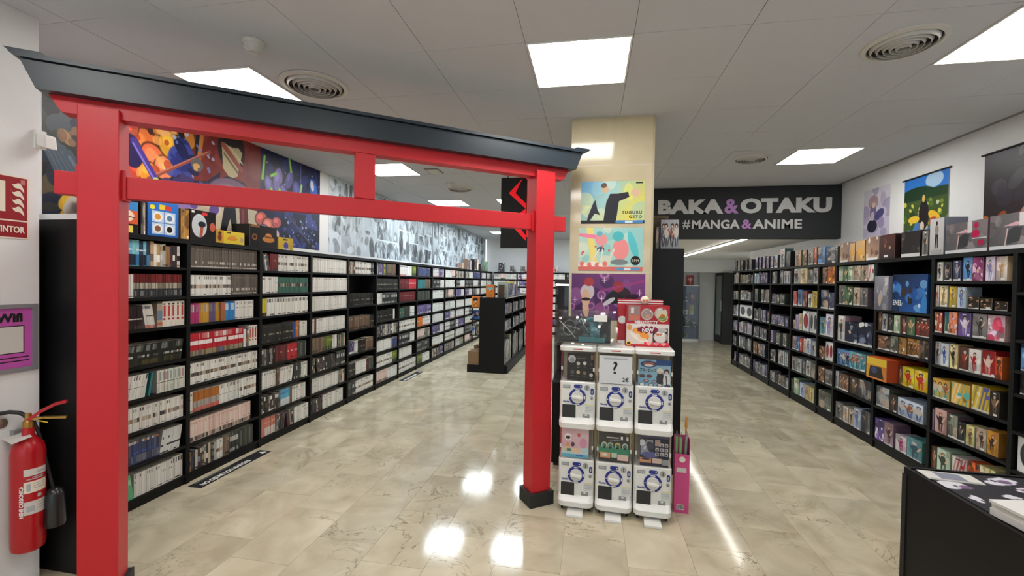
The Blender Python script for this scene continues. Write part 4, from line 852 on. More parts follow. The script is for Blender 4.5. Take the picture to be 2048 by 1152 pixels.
# ------------------------------------------------------------------ printed murals and posters
def printed(name, label, cat, p0, ux, wd, ht, fn, res, th=.002, group=None, rough=.4):
    s = MB(); sheet(s, (0, 0, 0), ux, (0, 0, 1), wd, ht, th, 0)
    o = part(name, s, [ownpic(name + '_print', res[0], res[1], (128, 128, 128), fn, rough), M_OFFWHITE], None); o.location = p0
    return tag(o, label, cat, group)
def p_mural(p, r):
    p.grad((34, 30, 52), (22, 28, 66), 0)
    def daubs(n, cols, box, size, op=.9):
        for _ in range(n): x, y = r.uniform(box[0], box[1]), r.uniform(box[2], box[3]); q = r.uniform(*size); p.ell(x, y, q * r.uniform(.25, .7), q * r.uniform(.8, 2.2), r.choice(cols), r.uniform(-1, 1), op, 9)
    def shaded(cx, cy, rx, ry, c, rot=0):
        p.ell(cx, cy, rx * 1.1, ry * 1.1, tuple(v * .35 for v in c), rot, 1, 10); p.ell(cx, cy, rx, ry, c, rot, 1, 10); p.ell(cx - rx * .2, cy + ry * .25, rx * .55, ry * .5, tuple(min(255, v * 1.2 + 8) for v in c), rot, 1, 3)
    p.rect(0, .13, 0, 1, (30, 30, 28)); daubs(26, [(52, 54, 46), (70, 78, 84), (96, 84, 62), (34, 40, 60), (20, 20, 22)], (0, .13, .05, 1), (.03, .09))
    for i in range(5): p.line(.0 + .012 * i, .52 - .02 * i, .05 + .012 * i, .2, .06, (74, 86, 98)); p.line(.003 + .012 * i, .5 - .02 * i, .052 + .012 * i, .2, .02, (112, 124, 134), .7)
    daubs(7, [(170, 130, 90), (130, 96, 70)], (.03, .08, .5, .62), (.015, .03)); daubs(5, [(216, 170, 50), (190, 186, 180)], (.02, .07, .03, .14), (.02, .05)); daubs(8, [(40, 48, 96), (180, 180, 196)], (.05, .12, .3, .5), (.012, .03))
    p.rect(.355, .645, .3, 1, (122, 40, 36)); daubs(30, [(130, 46, 40), (112, 34, 32), (140, 56, 48)], (.36, .64, .4, 1), (.05, .12), .6)
    daubs(18, [(30, 28, 48), (50, 44, 84)], (.13, .25, .3, 1), (.05, .12))
    for a_ in ((.235, .83, .035, .2, (206, 100, 44), .15), (.215, .62, .04, .17, (224, 112, 52), -.35), (.27, .9, .05, .16, (200, 120, 40), .3), (.25, .56, .035, .13, (232, 112, 70), .5), (.205, .45, .03, .12, (206, 74, 56), .2), (.28, .52, .03, .10, (240, 136, 92), -.3), (.235, .45, .03, .08, (236, 146, 44), .9), (.297, .715, .035, .115, (222, 160, 50), .1), (.32, .93, .03, .12, (206, 136, 48), -.2), (.345, .86, .026, .14, (198, 126, 50), .5), (.19, .74, .018, .1, (196, 90, 60), -.2)): shaded(*a_)
    daubs(16, [(246, 170, 90), (250, 190, 120), (190, 70, 40)], (.2, .31, .42, .95), (.012, .035), .8)
    p.line(.315, 1, .335, .80, .05, (26, 26, 36)); p.line(.335, .80, .35, .72, .06, (30, 30, 44)); p.line(.392, .96, .388, .72, .06, (28, 30, 48)); p.line(.405, .98, .39, .66, .04, (196, 126, 56)); p.ell(.24, .78, .008, .035, (70, 36, 30))
    daubs(26, [(40, 48, 120), (66, 78, 160), (26, 30, 76)], (.3, .38, .46, .74), (.02, .05)); daubs(16, [(180, 186, 220), (120, 130, 190)], (.31, .46, .48, .86), (.005, .014))
    p.line(.235, .40, .43, .77, .028, (150, 76, 62)); p.line(.24, .42, .42, .76, .008, (206, 130, 110)); p.ell(.385, .62, .022, .06, (104, 98, 100), .3); daubs(4, [(214, 166, 104)], (.375, .395, .57, .62), (.012, .02))
    p.ell(.19, .58, .03, .13, (44, 34, 84), .2); p.line(.196, .66, .256, .40, .052, (78, 58, 150)); p.line(.194, .64, .25, .41, .014, (140, 124, 206)); p.line(.256, .40, .264, .37, .05, (190, 206, 120)); daubs(8, [(214, 206, 206), (190, 60, 56)], (.185, .215, .78, .93), (.015, .035))
    p.poly([(.26, .40), (.34, .46), (.42, .50), (.47, .62), (.46, .34), (.26, .34)], (36, 30, 60)); daubs(12, [(64, 54, 104), (96, 84, 140)], (.28, .44, .36, .46), (.02, .05))
    p.ell(.515, .86, .058, .22, (40, 28, 32)); p.poly([(.475, .86), (.48, .66), (.51, .58), (.54, .62), (.56, .86), (.53, .93), (.49, .92)], (200, 186, 146)); p.line(.48, .88, .555, .70, .05, (166, 86, 74)); p.line(.485, .80, .54, .66, .02, (120, 106, 84)); p.line(.49, .92, .56, .76, .015, (226, 214, 176)); p.ell(.515, .98, .05, .1, (34, 26, 30))
    p.poly([(.40, .36), (.44, .52), (.5, .60), (.57, .58), (.64, .36)], (34, 28, 44)); p.ell(.515, .40, .10, .19, (126, 98, 124)); p.ell(.5, .44, .06, .1, (142, 112, 138), 0, 1, 4); 
    for i in range(4): p.line(.50, .50 - .035 * i, .55, .47 - .035 * i, .016, (206, 186, 150))
    p.rect(.645, 1, 0, 1, (22, 28, 74)); daubs(40, [(30, 40, 96), (18, 22, 56), (44, 50, 120)], (.65, 1, .3, 1), (.04, .1), .8)
    for a_ in ((.69, .62, .022, .12, (120, 112, 176), .3), (.735, .72, .025, .14, (132, 118, 186), -.2), (.77, .60, .022, .1, (100, 90, 156), .5), (.80, .76, .02, .12, (90, 84, 150), -.4), (.845, .66, .025, .12, (84, 80, 150), .2), (.955, .74, .028, .14, (52, 92, 176), .3), (.92, .58, .02, .1, (40, 66, 140), -.3), (.88, .55, .02, .08, (126, 116, 180), 0)): shaded(*a_)
    for x0, y0, x1, y1 in ((.655, .68, .665, .92), (.70, .74, .725, .78), (.755, .44, .745, .62), (.81, .86, .80, .99), (.86, .56, .875, .74), (.72, .46, .76, .52), (.70, .60, .71, .5)): p.line(x0, y0, x1, y1, .035, (126, 206, 60)); p.line(x0, y0, x1, y1, .012, (170, 236, 110))
    p.ell(.945, .78, .012, .07, (206, 206, 206), .2); daubs(12, [(190, 196, 226)], (.66, .99, .45, .95), (.004, .01)); p.rect(.865, .872, .5, 1, (150, 150, 190), .5)
    p.rect(.16, .63, 0, .33, (206, 194, 168)); daubs(20, [(190, 170, 150), (150, 120, 150), (222, 212, 190)], (.17, .46, .05, .34), (.03, .08), .7); daubs(10, [(96, 70, 150), (150, 120, 180)], (.3, .46, .24, .36), (.02, .05))
    p.poly([(.465, .0), (.49, .36), (.53, .36), (.545, 0), (.525, 0), (.51, .2), (.485, 0)], (28, 28, 38)); p.poly([(.555, 0), (.548, .34), (.585, .34), (.59, .16), (.595, 0)], (106, 48, 50)); p.line(.565, .02, .565, .3, .03, (150, 84, 80), .7)
    for a_ in ((.65, .26, .03, .07, (206, 104, 96), .4), (.69, .2, .035, .08, (216, 124, 112), -.3), (.73, .25, .025, .06, (190, 96, 96), .2), (.66, .13, .03, .07, (150, 130, 170), .5), (.72, .12, .025, .06, (226, 190, 190), 0), (.63, .08, .03, .06, (70, 66, 130), .3)): shaded(*a_)
    p.rect(.76, 1, 0, .40, (18, 22, 46)); daubs(44, [(36, 42, 92), (24, 28, 60), (56, 64, 128), (12, 14, 30)], (.76, 1, 0, .4), (.02, .06)); daubs(46, [(160, 170, 206), (96, 110, 160)], (.77, .99, .02, .38), (.003, .012)); p.line(.80, .34, .93, .08, .03, (70, 62, 96)); p.line(.83, .12, .87, .02, .05, (52, 56, 130))
printed('mural', 'colourful painted mural of orange, maroon and violet shapes behind the torii gate', 'mural', (XL + .003, 2.262, 2.085), (0, 1, 0), 2.955, H - 2.087, p_mural, (720, 256))
def p_manga(p, r):
    p.a[:] = .90; x = 0.0
    while x < 1:
        wcol = r.uniform(.022, .06); y = 0.0; x1 = x + wcol - .0015
        sx = slice(max(0, int(x * p.w)), min(p.w, int(x1 * p.w) + 1))
        if sx.stop - sx.start < 2: break
        X, Y = p.X[:, sx], p.Y[:, sx]; S = p.a[:, sx]
        while y < 1:
            hh = min(1 - y, r.choice([.3, .36, .45, .55, 1])); y1 = y + hh - .022; inb = (Y >= y) & (Y < y1) & (X >= x) & (X < x1); g = r.choice([150, 186, 206, 128, 222, 214]) / 255
            S[inb] = g
            for _ in range(26):
                v = r.choice([46, 80, 110, 150, 190, 226, 240, 240, 206]) / 255; cx, cy = r.uniform(x, x1), r.uniform(y, y1); ry = r.uniform(.03, .2); rx = r.uniform(.08, .5) * .022; a = r.uniform(-1.2, 1.2)
                u, v2 = (X - cx) * p.asp, Y - cy; uu = (u * math.cos(a) + v2 * math.sin(a)) / (rx * p.asp); vv = (-u * math.sin(a) + v2 * math.cos(a)) / ry
                al = np.clip((1 - np.hypot(uu, vv)) * 5, 0, 1) * inb * r.uniform(.4, .9); S += (np.float32(v) - S) * al[..., None]
            for _ in range(16):
                v = r.choice([50, 70, 236, 244, 100]) / 255; cx, cy, a = r.uniform(x, x1), r.uniform(y, y1), r.gauss(1.5, .5); L = r.uniform(.06, .3)
                u, v2 = (X - cx) * p.asp, Y - cy; t = np.clip(u * math.cos(a) + v2 * math.sin(a), 0, L); d = np.hypot(u - t * math.cos(a), v2 - t * math.sin(a))
                S += (np.float32(v) - S) * (np.clip((.006 - d) * 160, 0, 1) * inb * .7)[..., None]
            y += hh
        x += wcol
    p.a *= np.array([.92, .965, 1.0], np.float32)
printed('manga_mural', 'black and white comic panel mural above the manga bookcases', 'mural', (XL + .003, 5.42, 2.075), (0, 1, 0), 8.85, H - 2.077, p_manga, (2304, 216))
def p_yellow(p, r):
    p.grad((120, 180, 216), (232, 214, 90), -.5); p.blobs(10, [(236, 224, 110), (214, 220, 190), (240, 232, 160), (150, 196, 214)], r, (.1, .3), op=.5)
    p.poly([(.36, .06), (.4, .5), (.46, .7), (.58, .7), (.74, .74), (.76, .62), (.6, .52), (.56, .06)], (40, 38, 46)); p.poly([(.1, .08), (.12, .2), (.2, .5), (.23, .56), (.26, .34), (.31, .2), (.22, .24), (.14, .06)], (44, 42, 54)); p.ell(.38, .82, .055, .11, (206, 172, 136), .3); p.ell(.36, .9, .05, .06, (90, 74, 60), .4); p.ell(.85, .72, .07, .09, (216, 180, 150), .3)
    for a, b in ((.93, .82), (.97, .76), (.95, .66), (.9, .6)): p.line(.84, .73, a, b, .022, (216, 180, 150))
    p.rect(0, 1, 0, .07, (30, 30, 34)); p.rect(.55, .98, .01, .07, (70, 130, 190)); p.rect(.7, .82, .015, .06, (214, 224, 230)); p.rect(.86, .97, .93, .97, (40, 40, 44))
def p_mint(p, r):
    p.grad((186, 214, 196), (150, 200, 196), .4); p.poly([(.12, 1), (.22, 1), (.3, .15), (.2, .15)], (232, 214, 120)); p.blobs(10, [(206, 226, 206), (120, 190, 190), (240, 220, 190)], r, (.06, .2), op=.5); p.ell(.2, .8, .26, .05, (236, 130, 160), -.15)
    p.ell(.36, .72, .1, .14, (226, 150, 150)); p.ell(.33, .86, .05, .06, (110, 170, 180)); p.ell(.35, .5, .06, .06, (70, 80, 100)); p.line(.33, .5, .2, .2, .03, (232, 214, 196)); p.line(.38, .5, .36, .24, .03, (232, 214, 196)); p.ell(.66, .5, .13, .26, (232, 140, 140)); p.ell(.62, .8, .09, .12, (80, 180, 186)); p.ell(.85, .6, .06, .34, (90, 190, 196), .3); p.ell(.64, .2, .14, .07, (120, 130, 130)); p.line(.56, .5, .5, .3, .04, (236, 206, 186))
    for i in range(8): p.ell(i * .06, .14 + .02 * math.sin(i * 2), .04, .06, (226, 120, 110) if i % 2 else (240, 226, 216))
    p.rect(0, 1, 0, .09, (216, 110, 100)); p.rect(.6, .96, .015, .075, (90, 150, 190)); p.rect(.72, .82, .02, .07, (220, 226, 230)); p.ell(.89, .24, .075, .11, (24, 24, 28)); p.blobs(5, [(226, 90, 90)], r, (.015, .03), (.05, .5, .3, .6))
def p_violet(p, r):
    p.grad((86, 50, 96), (120, 60, 120), .5); p.blobs(9, [(130, 84, 140), (60, 34, 74), (170, 100, 150)], r, (.08, .22), op=.6)
    for _ in range(12): x, y, q = r.random(), r.random(), r.uniform(.03, .08); p.ell(x, y, q, q * 1.6, (190, 130, 180), 0, .7); p.ell(x, y, q * .6, q, (100, 56, 110), 0, .8)
    p.ell(.22, .6, .1, .18, (196, 186, 190)); p.ell(.2, .46, .06, .2, (214, 170, 140)); p.ell(.24, .82, .07, .1, (166, 60, 60)); p.ell(.2, .24, .045, .2, (222, 180, 150), .1); p.ell(.2, .44, .06, .035, (34, 26, 34))
    p.ell(.6, .5, .14, .14, (36, 30, 38), .5); p.ell(.7, .62, .12, .1, (50, 36, 44), -.4); p.ell(.64, .72, .08, .12, (150, 50, 60)); p.ell(.52, .4, .1, .05, (200, 196, 200), .6); p.ell(.82, .5, .1, .07, (46, 30, 40), .2); p.line(.4, .62, 1, .86, .06, (166, 60, 120), .6)
    for x, y in ((.05, .42), (.45, .86), (.42, .46), (.93, .6)): p.line(x - .03, y, x + .03, y, .012, (240, 226, 240)); p.line(x, y - .06, x, y + .06, .012, (240, 226, 240))
po = printed('poster', 'yellow and blue poster of a dark sweeping robe on the stone column, topmost', 'poster', (-.10, 3.8162, 2.225), (1, 0, 0), .53, .362, p_yellow, (220, 150), group='posters on the column')
text('lettering', 'SUGURU', .034, M_INK, po, (.51, 0, .082), (1, 0, 0), (0, 0, 1), bold=.0008, extrude=.0002, align='RIGHT', space=1.35)
text('lettering', 'GETO', .034, M_INK, po, (.51, 0, .045), (1, 0, 0), (0, 0, 1), bold=.0008, extrude=.0002, align='RIGHT', space=1.35)
po = printed('poster', 'mint and pink poster with a round black badge on the stone column', 'poster', (-.115, 3.8162, 1.822), (1, 0, 0), .537, .368, p_mint, (220, 150), group='posters on the column')
text('lettering', 'SPM', .030, M_CREAM, po, (.478, 0, .078), (1, 0, 0), (0, 0, 1), extrude=.0002, align='CENTER', space=1.15)
printed('poster', 'violet poster with stars and rings on the stone column, lowest', 'poster', (-.168, 3.8162, 1.40), (1, 0, 0), .615, .397, p_violet, (240, 160), group='posters on the column')
def p_lilac(p, r):
    p.grad((196, 190, 210), (214, 210, 222), 1.3); p.blobs(12, [(176, 164, 196), (226, 222, 232), (150, 140, 176)], r, (.06, .22), op=.6); p.ell(.38, .72, .2, .15, (176, 150, 156)); p.ell(.38, .52, .13, .16, (120, 110, 150)); p.ell(.62, .45, .2, .1, (84, 80, 130), .5); p.ell(.35, .24, .2, .14, (50, 46, 66)); p.ell(.4, .66, .07, .06, (222, 200, 190)); p.ell(.36, .44, .08, .1, (206, 190, 196)); p.ell(.7, .28, .12, .12, (160, 150, 186))
def p_scroll(p, r):
    p.rect(0, 1, .76, 1, (50, 120, 206)); p.ell(.7, .92, .2, .1, (170, 200, 226)); p.ell(.3, .76, .45, .12, (34, 60, 40)); p.ell(.8, .74, .4, .08, (40, 66, 40)); p.rect(0, 1, .0, .7, (66, 86, 44)); p.blobs(60, [(120, 140, 50), (206, 200, 90), (80, 110, 50), (190, 196, 170), (46, 66, 36)], r, (.012, .04), (0, 1, .2, .68))
    p.ell(.48, .5, .12, .2, (40, 34, 36)); p.ell(.47, .71, .035, .05, (206, 176, 100)); p.ell(.25, .46, .14, .05, (226, 186, 60)); p.ell(.72, .46, .16, .06, (226, 180, 50), -.6); p.ell(.7, .38, .1, .08, (190, 80, 60)); p.ell(.36, .22, .16, .2, (70, 120, 176)); p.ell(.7, .2, .18, .18, (80, 110, 150)); p.blobs(8, [(110, 160, 200), (60, 90, 140), (200, 206, 210)], r, (.03, .08), (.1, .9, 0, .35)); p.ell(.45, .36, .05, .06, (216, 190, 170))
def p_darkscroll(p, r):
    p.grad((30, 26, 36), (60, 40, 36), -1.5); p.blobs(16, [(70, 66, 72), (104, 98, 96), (48, 44, 56), (34, 30, 42)], r, (.04, .13), (.2, 1, .5, .95), .75); p.rect(0, 1, 0, .26, (60, 32, 20), .7); p.blobs(14, [(190, 90, 30), (150, 66, 26), (214, 120, 40)], r, (.04, .1), (0, 1, .18, .32), .8); p.ell(.2, .1, .3, .14, (36, 24, 20)); p.ell(.62, .16, .15, .17, (206, 160, 146)); p.ell(.63, .3, .09, .1, (186, 140, 126)); p.ell(.64, .42, .05, .05, (222, 180, 150)); p.ell(.62, .26, .1, .03, (60, 44, 50))
WX = XR - .003
printed('poster', 'pale lilac unframed poster high on the white wall over the figure boxes', 'poster', (WX, 6.255, 2.325), (0, -1, 0), .49, .60, p_lilac, (110, 136))
for nm, lb, ya, wd, fn in (('wall_scroll', 'blue and green hanging scroll on a black rod over the figure boxes', 5.52, .605, p_scroll), ('wall_scroll', 'dark hanging scroll with orange glow on a black rod nearest the counter', 4.525, .62, p_darkscroll)):
    o = printed(nm, lb, 'scroll', (WX - .004, ya, 2.07), (0, -1, 0), wd, .815, fn, (150, 200), group='hanging scrolls on the wall')
    m = MB(); m.tube([(-.004, .025, .82), (-.004, -wd - .025, .82)], .009, 8); part('rod', m, M_INK, o, smooth=True)

# ------------------------------------------------------------------ capsule machines
def loft(mb, rings, W, n=10, yb=.30, m=0, cap=(True, True)):
    """stack of rounded outlines: (z, front y, side inset, corner radius)"""
    R = []
    for z, yf, ins, rc in rings:
        h = W / 2 - ins; pts = [(-h, yb - ins), (h, yb - ins)]
        for i in range(n + 1):
            a = math.pi / 2 * i / n; pts.append((h - rc + rc * math.cos(a), yf + rc - rc * math.sin(a)))
        for i in range(n + 1):
            a = math.pi / 2 * i / n; pts.append((-h + rc - rc * math.sin(a), yf + rc - rc * math.cos(a)))
        R.append([(x, y, z) for x, y in pts])
    k = len(R[0])
    for A, Bq in zip(R, R[1:]):
        for i in range(k): mb.quad([A[i], A[(i + 1) % k], Bq[(i + 1) % k], Bq[i]], m)
    if cap[0]: mb.quad(R[0][::-1], m)
    if cap[1]: mb.quad(R[-1], m)
def pill(cx, cz, w_, h_, y0, dy, n=6):
    m = MB(); pr = []; r = min(w_, h_) / 2
    for q, (sx, sz) in enumerate(((1, 1), (-1, 1), (-1, -1), (1, -1))):
        for i in range(n + 1):
            a = math.pi / 2 * (q + i / n); pr.append((cx + sx * (w_ / 2 - r) + r * math.cos(a), cz + sz * (h_ / 2 - r) + r * math.sin(a)))
    m.prism([(x, z) for x, z in pr], dy, M=Matrix.Translation((0, y0, 0))); return m
def rrect(cx, cz, w_, h_, r, y0, dy, n=4):
    m = MB(); pr = []
    for q, (sx, sz) in enumerate(((1, 1), (-1, 1), (-1, -1), (1, -1))):
        for i in range(n + 1):
            a = math.pi / 2 * (q + i / n); pr.append((cx + sx * (w_ / 2 - r) + r * math.cos(a), cz + sz * (h_ / 2 - r) + r * math.sin(a)))
    m.prism(pr, dy, M=Matrix.Translation((0, y0, 0))); return m
def disc(cx, cz, r, y0, y1, rin=0.0, seg=28):
    m = MB(); Q = Matrix(((1, 0, 0, cx), (0, 0, 1, 0), (0, -1, 0, cz), (0, 0, 0, 1)))   # lathe z -> world y
    pr = [(r, y1), (r, y0)] if not rin else [(rin, y1), (r, y1), (r, y0), (rin, y0), (rin, y1)]
    m.lathe(pr, seg, M=Q, cap=not rin); return m
M_ECRU = mat('hopper_plastic', (150, 142, 132), .4)  # even grey-brown of the hopper behind the hood
M_STICK = mat('sticker', (206, 208, 206), .5); M_STICKY = mat('sticker_edge', (216, 206, 140), .5); M_LINE = mat('print_grey', (170, 174, 176), .5)
MW = .268
def machine(label, x, y, z, rz, lower, card):
    t = thing('capsule_machine', label, 'capsule machine', (x, y, z), rz, 'capsule machines in two tiers')
    s = Matrix
    b = MB(); loft(b, [(0, -.030, .010, .05), (.010, -.048, .002, .055), (.046, -.052, 0, .055), (.052, -.046, .002, .055), (.082, .004, .002, .03), (.338, .004, .002, .02), (.345, .012, .008, .02)], MW)
    part('housing', b, M_WHITE, t, smooth=True)
    hd = MB(); loft(hd, [(.3455, .010, .006, .03), (.575, .006, .006, .03)], MW, cap=(False, False)); part('clear_hood', hd, M_CLEAR, t, smooth=True)
    inn = MB(); inn.box(-.118, .118, .14, .285, .3455, .575); part('hopper', inn, M_ECRU, t)
    for sx in (-1, 1):
        part('hood_clip', B(sx * .118 - .006, sx * .118 + .006, .0, .012, .43, .455), M_OFFWHITE, t)
    top = MB()
    if lower: loft(top, [(.575, .006, .004, .03), (.5845, .006, .004, .03)], MW)
    else: loft(top, [(.575, -.006, -.001, .035), (.580, -.014, -.003, .04), (.604, -.014, -.003, .04), (.614, -.004, .006, .04)], MW)
    lid = part('lid', top, M_WHITE, t, smooth=True)
    if not lower: part('brand_print', B(-.035, .035, -.0146, -.014, .588, .595), M_INKRED, lid)
    fx = lambda v: v - .134; fz = lambda v: .345 + v; F = .0025
    lp = part('label_plate', rrect(fx(.054), fz(-.038), .056, .024, .003, F - .002, .003), M_GREY, t)
    part('plate_face', rrect(fx(.054), fz(-.038), .046, .015, .002, F - .003, .0015), M_LINE, lp)
    pl = part('price_dial', pill(fx(.139), fz(-.033), .062, .025, F - .003, .004), M_BLUE, t); part('price_dot', disc(fx(.158), fz(-.033), .005, F - .0045, F - .003, seg=12), M_OFFWHITE, pl)
    cs = part('coin_slot', disc(fx(.205), fz(-.040), .021, F - .005, F + .002), M_SILVER, t, smooth=True); part('slit', B(fx(.205) - .0022, fx(.205) + .0022, F - .0062, F - .0048, fz(-.054), fz(-.026)), M_INK, cs)
    p2 = part('coin_plate', pill(fx(.243), fz(-.067), .023, .048, F - .003, .004), M_BLUE, t); part('coin_mark', rrect(fx(.243), fz(-.067), .009, .024, .003, F - .0045, .0015), M_LINE, p2)
    lk = part('lock', disc(fx(.240), fz(-.116), .0125, F - .004, F + .002, seg=20), M_SILVER, t, smooth=True); part('keyhole', B(fx(.240) - .002, fx(.240) + .002, F - .0052, F - .0038, fz(-.122), fz(-.110)), M_INK, lk)
    dr = part('dial_ring', disc(fx(.136), fz(-.113), .063, F - .006, F + .002, .046, 36), M_BLUE, t, smooth=True)
    for a, hw in ((90, .016), (0, .012), (270, .016), (180, .004)):
        r0 = math.radians(a); m = MB(); c, n2 = math.cos(r0), math.sin(r0); cx, cz = fx(.136) + c * .0545, fz(-.113) + n2 * .0545
        M = s.Translation((cx, F - .0068, cz)) @ s.Rotation(-r0, 4, 'Y'); m.box(-.003, .003, 0, .001, -hw, hw, M=M); part('tick', m, M_INKWHITE, dr)
    kb = MB(); kb.lathe([(.046, F), (.046, -.010), (.043, -.016), (.0001, -.018)], 32, M=s(((1, 0, 0, fx(.136)), (0, 0, 1, 0), (0, -1, 0, fz(-.113)), (0, 0, 0, 1))), cap=False)
    k = part('knob', kb, M_OFFWHITE, t, smooth=True)
    g = MB(); g.box(-.040, .040, -.034, -.015, -.010, .010, M=s.Translation((fx(.136), 0, fz(-.113))) @ s.Rotation(.12, 4, 'Y')); part('grip', g, M_WHITE, k, bevel=.005)
    text('lettering', 'Gacha', .020, M_BLUE, t, (fx(.028), F - .0015, fz(-.158)), (1, 0, 0), (0, 0, 1), bold=.0006, extrude=.0003)
    dp = part('door_frame', rrect(fx(.074), fz(-.228), .116, .122, .008, F - .006, .009), M_WHITE, t); part('door', rrect(fx(.074), fz(-.224), .100, .104, .007, F - .0085, .004), M_SMOKE, dp)
    st = part('instruction_sticker', rrect(fx(.226), fz(-.198), .066, .064, .002, F - .002, .003), M_STICK, t); part('yellow_edge', B(fx(.193), fx(.259), F - .003, F - .0018, fz(-.172), fz(-.165)), M_STICKY, st)
    for q in range(3): part('print_line', B(fx(.2), fx(.252), F - .003, F - .0018, fz(-.188 - .012 * q), fz(-.183 - .012 * q)), M_LINE, st)
    cr = part('coin_return', rrect(fx(.201), fz(-.266), .052, .056, .004, F - .003, .005), M_GREY, t); part('return_tab', pill(fx(.201), fz(-.244), .018, .010, F - .0055, .003), M_WHITE, cr)
    nm, fn, sz, zc = card
    cd = MB(); sheet(cd, (-sz[0] / 2 + sz[2], .0, zc), (1, 0, 0), (0, 0, 1), sz[0], sz[1], .0012, 0)
    c = part('display_card', cd, [ownpic('capsule_card', 128, 128, (128, 128, 128), fn, .35), M_OFFWHITE], t, loc=(0, .024 if not nm else -.002, 0))
    if nm == 'q':
        text('lettering', '?', .125, M_INK, c, (-.004, 0, zc + .075), (1, 0, 0), (0, 0, 1), bold=.002, extrude=.0003, align='CENTER')
        text('lettering', '2€', .042, M_INK, c, (.072, 0, zc + .018), (1, 0, 0), (0, 0, 1), bold=.0004, extrude=.0003, align='CENTER')
    if fn is c_blue: text('lettering', 'ブルーロック', .027, M_INK, c, (-.103, 0, zc + .108), (1, 0, 0), (0, 0, 1), bold=.0008, extrude=.0002, sx=.72)
    if lower:
        for sx in (-1, 1):
            for yy_ in (.02, .25):
                cst = MB(); cst.box(sx * .10 - .012, sx * .10 + .012, yy_ - .014, yy_ + .014, -.022, 0); c2 = part('caster', cst, M_SILVER, t)
                wq = MB(); wq.lathe([(.0195, -.009), (.0205, -.006), (.0205, .006), (.0195, .009)], 18, M=s.Translation((sx * .10, yy_ + .004, -.0215)) @ s.Rotation(math.pi / 2, 4, 'Y')); part('wheel', wq, M_RUBBER, c2, smooth=True)
        fp = MB(); P = [Vector(v) for v in ((-.060, -.105, -.0418), (.060, -.105, -.0418), (.056, .06, -.0418), (-.056, .06, -.0418), (-.060, -.105, -.022), (.060, -.105, -.022), (.056, .06, -.010), (-.056, .06, -.010))]; fp.hexa(P); part('foot_plate', fp, M_WHITE, t, bevel=.004)
    return t
def c_black(p, r):
    p.grad((34, 30, 32), (24, 22, 24), 0); p.ell(.18, .78, .15, .15, (196, 196, 200)); p.ell(.19, .74, .1, .09, (150, 150, 160)); p.rect(.3, .7, .86, .88, (90, 80, 80)); p.rect(.36, .72, .8, .82, (140, 130, 126))
    for i, (x, y) in enumerate([(.42, .62), (.66, .64), (.9, .6), (.2, .3), (.42, .3), (.66, .28), (.9, .22)]): p.ell(x, y, .07, .07, [(206, 200, 190), (226, 220, 210), (60, 60, 66), (90, 84, 84), (206, 180, 140), (130, 110, 80), (190, 190, 186)][i]); p.rect(x - .06, x + .06, y - .14, y - .13, (150, 146, 140))
    p.rect(.88, .98, .78, .98, (120, 90, 70))
def c_quest(p, r): p.grad((206, 208, 212), (216, 217, 220), 1.3); p.rect(.14, .86, .86, .92, (170, 172, 176), .9)
def c_blue(p, r):
    p.grad((120, 170, 200), (150, 184, 204), .8); p.rect(.55, 1, .8, 1, (30, 70, 130)); p.ell(.32, .83, .26, .13, (36, 60, 120)); p.ell(.32, .83, .2, .09, (150, 90, 80)); p.ell(.32, .78, .14, .05, (226, 226, 226))
    p.ell(.68, .3, .12, .26, (46, 44, 50)); p.ell(.67, .6, .1, .1, (226, 220, 206)); p.ell(.67, .54, .055, .06, (226, 190, 166)); p.ell(.88, .26, .12, .28, (216, 216, 218)); p.ell(.87, .58, .08, .1, (60, 50, 52)); p.ell(.87, .54, .05, .06, (222, 186, 164)); p.line(.86, .42, .88, .1, .03, (40, 40, 46))
    for x, y, c in ((.12, .38, (100, 70, 80)), (.34, .38, (150, 50, 50)), (.25, .2, (206, 150, 150)), (.5, .18, (150, 150, 160)), (.12, .06, (230, 230, 230)), (.4, .05, (200, 200, 206)), (.66, .06, (226, 200, 200)), (.9, .05, (70, 70, 80))): p.ell(x, y, .09, .065, (40, 40, 50)); p.ell(x, y + .005, .07, .045, c)
def c_pink(p, r):
    p.grad((214, 170, 186), (222, 190, 200), .7); p.ell(.24, .68, .13, .13, (240, 230, 232)); p.ell(.24, .66, .09, .06, (60, 46, 50)); p.ell(.64, .76, .06, .07, (206, 90, 90)); p.ell(.76, .72, .07, .06, (190, 200, 206)); p.ell(.8, .5, .14, .18, (214, 150, 180)); p.ell(.24, .42, .06, .08, (226, 150, 90)); p.ell(.42, .44, .07, .08, (70, 50, 66))
    p.poly([(0, .36), (.3, .3), (1, .36), (1, 0), (0, 0)], (190, 214, 222)); p.ell(.2, .28, .16, .08, (226, 200, 170)); p.rect(.38, .7, .16, .32, (232, 200, 176)); p.rect(0, 1, 0, .12, (96, 176, 206)); p.rect(.2, .36, .2, .3, (80, 140, 110)); p.rect(.55, .8, .05, .12, (60, 120, 190))
